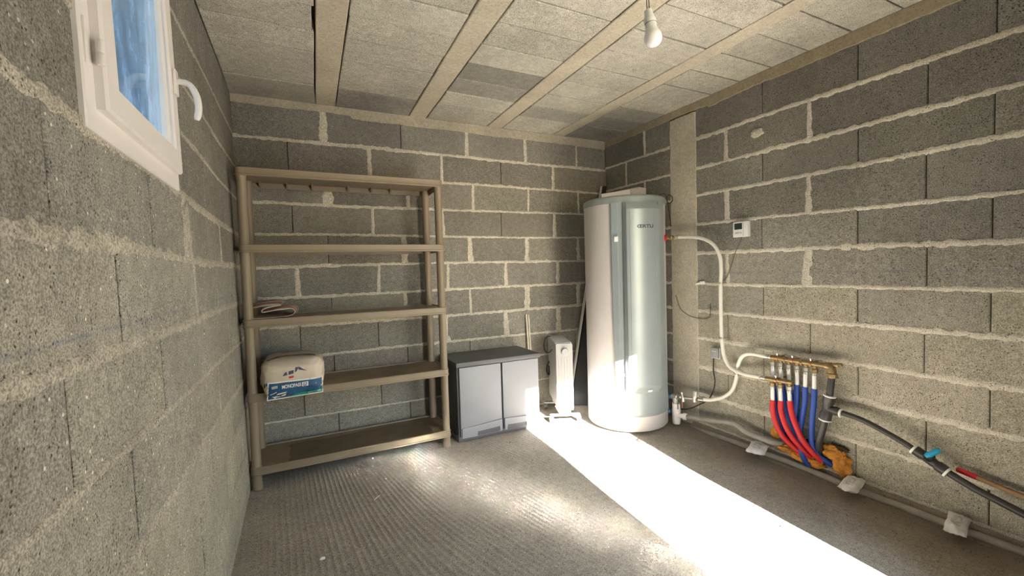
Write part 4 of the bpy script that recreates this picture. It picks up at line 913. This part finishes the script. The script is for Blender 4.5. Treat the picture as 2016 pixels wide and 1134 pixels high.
v0, v1 = Vector((BRX, -2.245, .327)), Vector((BRX, -2.357, .267)); vd = (v1-v0).normalized(); vl = (v1-v0).length
MB().lathe([(.019, 0), (.022, .003), (.022, .036), (.018, .042), (.020, .060), (.020, .075), (.018, .085), (.023, .092), (.023, vl-.003), (.019, vl)], v0, vd, 18).obj('valve_body', M_PE, br, smooth=True)
for q in (v0, v1): MB().lathe([(.0235, -.0045), (.0245, -.003), (.0245, .003), (.0235, .0045)], q, vd, 18).obj('clamp_ring', M_LABEL, br, smooth=True)
vm = v0+vd*.058; vn = Vector((-.55, -.25, .80)).normalized()
MB().lathe([(.016, 0), (.020, .008), (.020, .030), (.016, .034)], vm, vn, 16).obj('valve_bonnet', M_BLACK, br, smooth=True)
hq = vm+vn*.036; hd_ = Vector((.30, -.58, .60)).normalized()
MB().tube([hq-hd_*.016, hq-hd_*.006, hq+hd_*.014, hq+hd_*.034, hq+hd_*.044], [.010, .013, .011, .012, .008], 10).obj('valve_lever', M_HANDLE, br, smooth=True)
MB().tube(curve_pts([(BRX, -2.352, .270), (BRX, -2.405, .247), (BRX, -2.458, .227), (BRX, -2.529, .207), (BRX, -2.65, .170), (BRX, -2.85, .10), (BRX, -3.05, .06)], 5), .0145, 14).obj('pipe', M_PE, br, smooth=True)
st = thing('wooden_stick', (2.83, -2.6, .2), 'brown wooden stick with red taped end lying above the black pipe', 'stick')
s0, s1, s2 = Vector((W-.034, -2.372, .276)), Vector((W-.036, -2.436, .266)), Vector((W-.05, -3.05, .175))
MB().tube([s0, s0+(s1-s0)*.05, s1], [.009, .0115, .0115], 12).obj('taped_end', M_TAPE, st, smooth=True)
MB().tube([s1, s1+(s2-s1)*.04, s2], [.0108, .0095, .0115], 12).obj('shaft', M_WOODB, st, smooth=True)

# ---- expanding foam round the wall hole
hole_m = MB().grid(blob_fn(W-.002, -1.79, .135, .010, .085, .055, None, 12), 18, 12).obj('pipe_hole', M_DARKBOARD, wall_right, smooth=True, origin=(W, -1.79, .135)); hole_m['label'] = 'dark ragged hole where the pipes leave'
def foam(name, spec, label):
    t = thing(name, spec[0][0:3], label, 'foam', 'orange foam around the pipe hole')
    for i, (x, y, z, a, b, c, s) in enumerate(spec):
        MB().grid(blob_fn(x, y, z, a, b, c, None, s, .34), 90, 56).obj('foam_lump', M_FOAM, t, smooth=True, angle=80, origin=(x, y, z))
    return t
foam('foam_patch', [(W-.030, -1.655, .098, .026, .050, .020, 1), (W-.042, -1.735, .088, .030, .060, .026, 2), (W-.034, -1.802, .082, .030, .042, .026, 3)], 'orange foam strip under the red and blue pipes')
f2 = foam('foam_patch', [(W-.018, -1.885, .160, .030, .056, .040, 4), (W-.022, -1.925, .112, .034, .044, .055, 6)], 'large orange foam lump beside the black riser pipe')
MB().grid(blob_fn(W-.012, -1.902, .196, .016, .045, .016, None, 9, .8), 24, 14).obj('charred_edge', M_FOAMB, f2, smooth=True, origin=(W, -1.902, .196))
foam('foam_patch', [(W-.012, -1.570, .168, .020, .030, .030, 8)], 'small orange foam dab left of the red pipes')

# ---- conduit along the foot of the wall, paper sachets lying on it
cn = MB().tube(curve_pts([(W-.028, -.90, .004), (W-.034, -1.286, .022), (W-.036, -1.528, .026), (W-.036, -1.735, .028), (W-.036, -1.985, .018), (W-.036, -2.193, .020), (W-.036, -2.37, .018), (W-.036, -2.561, .022), (W-.036, -3.40, .018)], 8), .0165, 14).obj('floor_conduit', M_CONDUIT, smooth=True, origin=(W-.036, -1.9, 0))
tag(cn, 'dusty grey conduit lying along the foot of the right wall', 'conduit')
# mortar fillet between conduit and wall
MB().grid(lambda u, v: (W-.004-.055*v, -.95-2.5*u, .052*(1-v)**1.5-.004+.006*nz(Vector((u*40, v*3, 0)))), 120, 5).obj('mortar_fillet', M_FLOOR, wall_right, smooth=True, origin=(W, -2, 0))
def sachet(c, ux, vx, seed, label):
    C = Vector(c); U = Vector(ux); V_ = Vector(vx); N = U.cross(V_).normalized()
    if N.z < 0: N = -N
    def f(sgn):
        def g(u, v):
            a, b = 2*u-1, 2*v-1; h = max(0, (1-a*a))**.5*max(0, (1-b*b))**.5
            e = 1-.06*(1-abs(a))*(abs(b) > .99)
            wr = .006*nz(Vector((a*2.3+seed, b*2.3, sgn)))+.004*nz(Vector((a*6, b*6+seed, 2)))
            return C+U*a*.5*(1-.05*abs(b))*(1+.05*nz(Vector((b*3, seed, 1))))+V_*b*.5*e*(1+.05*nz(Vector((a*3, seed, 4))))+N*(sgn*.019*h+wr+.014*max(abs(a), abs(b))**6*nz(Vector((a*1.5, b*1.5, seed+3))))
        return g
    t = thing('bait_sachet', C, label, 'sachet', 'paper sachets along the wall')
    m = MB().grid(f(1), 16, 14); m.grid(f(-1), 16, 14); m.obj('paper_pouch', M_PAPER, t, smooth=True, angle=75)
    fp = f(1)
    MB().grid(lambda u, v: Vector(fp(.25+.5*u, .3+.4*v))+N*.0008, 8, 6).obj('faded_print', M_PRINT, t, smooth=True)
sachet((W-.078, -1.497, .060), (.125, .045, .022), (.025, -.100, .0), 1, 'crumpled white paper sachet on the conduit left of the red pipes')
sachet((W-.085, -2.000, .058), (.135, .020, .026), (.010, -.080, .0), 4, 'crumpled white paper sachet on the conduit right of the foam')
sachet((W-.088, -2.393, .060), (.140, .028, .026), (.008, -.070, .0), 7, 'crumpled white paper sachet on the conduit below the stick')

# ---- wall controller, cables, socket, clip
th = thing('wall_thermostat', (W-.015, -1.345, 1.405), 'small white wall thermostat with dark screen above the cream pipe', 'thermostat')
MB().box((W-.030, -1.408, 1.360), (W-.001, -1.307, 1.456), .003).obj('housing', M_LABEL, th, smooth=True)
MB().box((W-.0315, -1.371, 1.408), (W-.029, -1.318, 1.447), .0008).obj('screen', M_LCD, th)
for k in range(4): MB().box((W-.0322, -1.331-.012*k, 1.381), (W-.029, -1.323-.012*k, 1.389), .0015).obj('button', M_SOCK2, th)
MB().box((W-.0315, -1.3795, 1.362), (W-.0295, -1.3785, 1.454)).obj('cover_seam', M_SOCK, th)
ck = MB().tube(curve_pts([(W-.012, -1.350, 1.362), (W-.008, -1.346, 1.345), (W-.006, -1.306, 1.266), (W-.006, -1.268, 1.161), (W-.008, -1.240, 1.100), (W-.012, -1.214, 1.078)], 6), [.0035]*6+[.0022]*25, 8).obj('thermostat_cable', simple('grey_cable', (.13, .115, .095), .6), smooth=True, origin=(W, -1.3, 1.2))
tag(ck, 'thin dark cable hanging from the thermostat to the pipe', 'cable')
lc = MB().tube(curve_pts([(W-.005, -.806, .965), (W-.005, -.825, .915), (W-.006, -.860, .858), (W-.006, -.94, .820), (W-.006, -1.016, .810), (W-.006, -1.080, .813), (W-.006, -1.106, .833), (W-.004, -1.109, .880), (W-.003, -1.108, .92)], 6), .0022, 8).obj('loose_cable', bpy.data.materials['grey_cable'], smooth=True, origin=(W, -.95, .85))
tag(lc, 'thin loose cable drooping across the concrete column', 'cable')
cl = MB().box((W-.014, -1.064, 1.054), (W-.001, -1.030, 1.076), .003).tube([(W-.008, -1.035, 1.064), (W-.010, -.995, 1.056)], .006, 10).obj('pipe_bracket', M_LABEL, smooth=True, origin=(W, -1.03, 1.06))
tag(cl, 'empty white plastic pipe bracket on the wall beside the column', 'bracket')
so = thing('wall_socket', (W-.015, -1.165, .585), 'grey surface-mounted power socket with flap on the right wall', 'socket')
MB().box((W-.028, -1.203, .548), (W-.001, -1.130, .625), .004).obj('back_box', M_SOCK2, so, smooth=True)
MB().box((W-.040, -1.194, .556), (W-.026, -1.134, .622), .005).obj('flap', M_SOCK, so, smooth=True)
MB().box((W-.043, -1.182, .598), (W-.038, -1.146, .606), .002).obj('flap_grip', M_SOCK2, so)
sc_ = MB().tube(curve_pts([(W-.018, -1.142, .552), (W-.018, -1.139, .463), (W-.016, -1.149, .391), (W-.02, -1.139, .323), (W-.03, -1.106, .253), (W-.04, -1.032, .196), (W-.06, -.96, .150), (W-.08, -.88, .130), (W-.13, -.83, .128)], 6), .0042, 8).obj('socket_cable', M_CABLE, smooth=True, origin=(W, -1.1, .4))
tag(sc_, 'black cable hanging from the grey socket to the water heater', 'cable')

# ---- bare bulb hanging from the ceiling
bulb = thing('light_bulb', (1.475, -2.02, 2.08), 'unlit white bulb in a white holder hanging on two wires from the ceiling', 'bulb')
b0 = Vector((1.468, -2.015, 2.082)); bd_ = Vector((.016, -.012, -.124)).normalized()
MB().lathe([(.011, 0), (.0142, .002), (.0150, .019), (.0168, .021), (.0172, .031), (.0200, .033), (.0206, .044), (.0190, .046)], b0, bd_, 24).obj('holder', M_BULBW, bulb, smooth=True)
MB().lathe([(.0200, .046), (.0200, .0485)], b0, bd_, 24).obj('seal_ring', M_SOCK, bulb)
MB().lathe([(.0188, .0485), (.0194, .052), (.0196, .062), (.0222, .073), (.0275, .084)], b0, bd_, 28).obj('bulb_base', M_BULBW, bulb, smooth=True)
MB().lathe([(.0280, .084), (.0302, .090), (.0310, .097), (.0300, .106), (.0265, .115), (.0205, .122), (.0125, .1265), (.003, .128)], b0, bd_, 28).obj('globe', M_BULB, bulb, smooth=True, angle=60)
for k, (dx, dy) in enumerate(((-.006, -.002), (.006, .002))):
    MB().tube(curve_pts([b0+Vector((dx, dy, -.006)), b0+Vector((dx*1.2, dy, .03)), b0+Vector((dx*.2-.004, dy, .09)), b0+Vector((dx-.006, dy, .17)), (b0.x-.008+dx, b0.y+dy, H+.01)], 5), .0016, 6).obj('wire', M_CABLE, bulb, smooth=True)

# ---- grit and crumbs on the floor
def grit():
    m = MB(); rr = random.Random(5)
    for i in range(420):
        if i < 170: x, y = W-.05-abs(rr.gauss(0, .16)), rr.uniform(-2.6, -.9)
        elif i < 250: x, y = .05+abs(rr.gauss(0, .10)), rr.uniform(-2.0, -.42)
        else: x, y = rr.uniform(.1, 2.7), rr.uniform(-2.6, -.45)
        s = rr.choice((.0015, .002, .0025, .003, .004))*rr.uniform(.7, 1.4); z = floor_z(x, y)+s*.2
        vs = [(x+s*rr.uniform(.6, 1.5)*a, y+s*rr.uniform(.6, 1.5)*b, z+s*c) for a, b, c in ((1, 0, 0), (-1, 0, 0), (0, 1, 0), (0, -1, 0), (0, 0, 1), (0, 0, -1))]
        m.add(vs, [(0, 2, 4), (2, 1, 4), (1, 3, 4), (3, 0, 4), (2, 0, 5), (1, 2, 5), (3, 1, 5), (0, 3, 5)])
    return m
tag(grit().obj('floor_grit', M_GRIT), 'scattered grit and crumbs on the concrete floor', 'grit', kind='stuff')
tw = MB().tube([(.632, -.855, .008), (.650, -.838, .009), (.672, -.815, .007)], [.0022, .0025, .0018], 7).obj('straw', simple('straw', (.72, .64, .45), .6)); tag(tw, 'short pale straw lying on the ridged floor', 'straw')
pb = MB().grid(blob_fn(.371, -1.227, .006, .011, .007, .006, None, 5, .4), 12, 8).obj('stone_chip', M_LABEL, smooth=True, origin=(.371, -1.227, .005)); tag(pb, 'small white stone chip on the ridged floor near the left wall', 'stone')
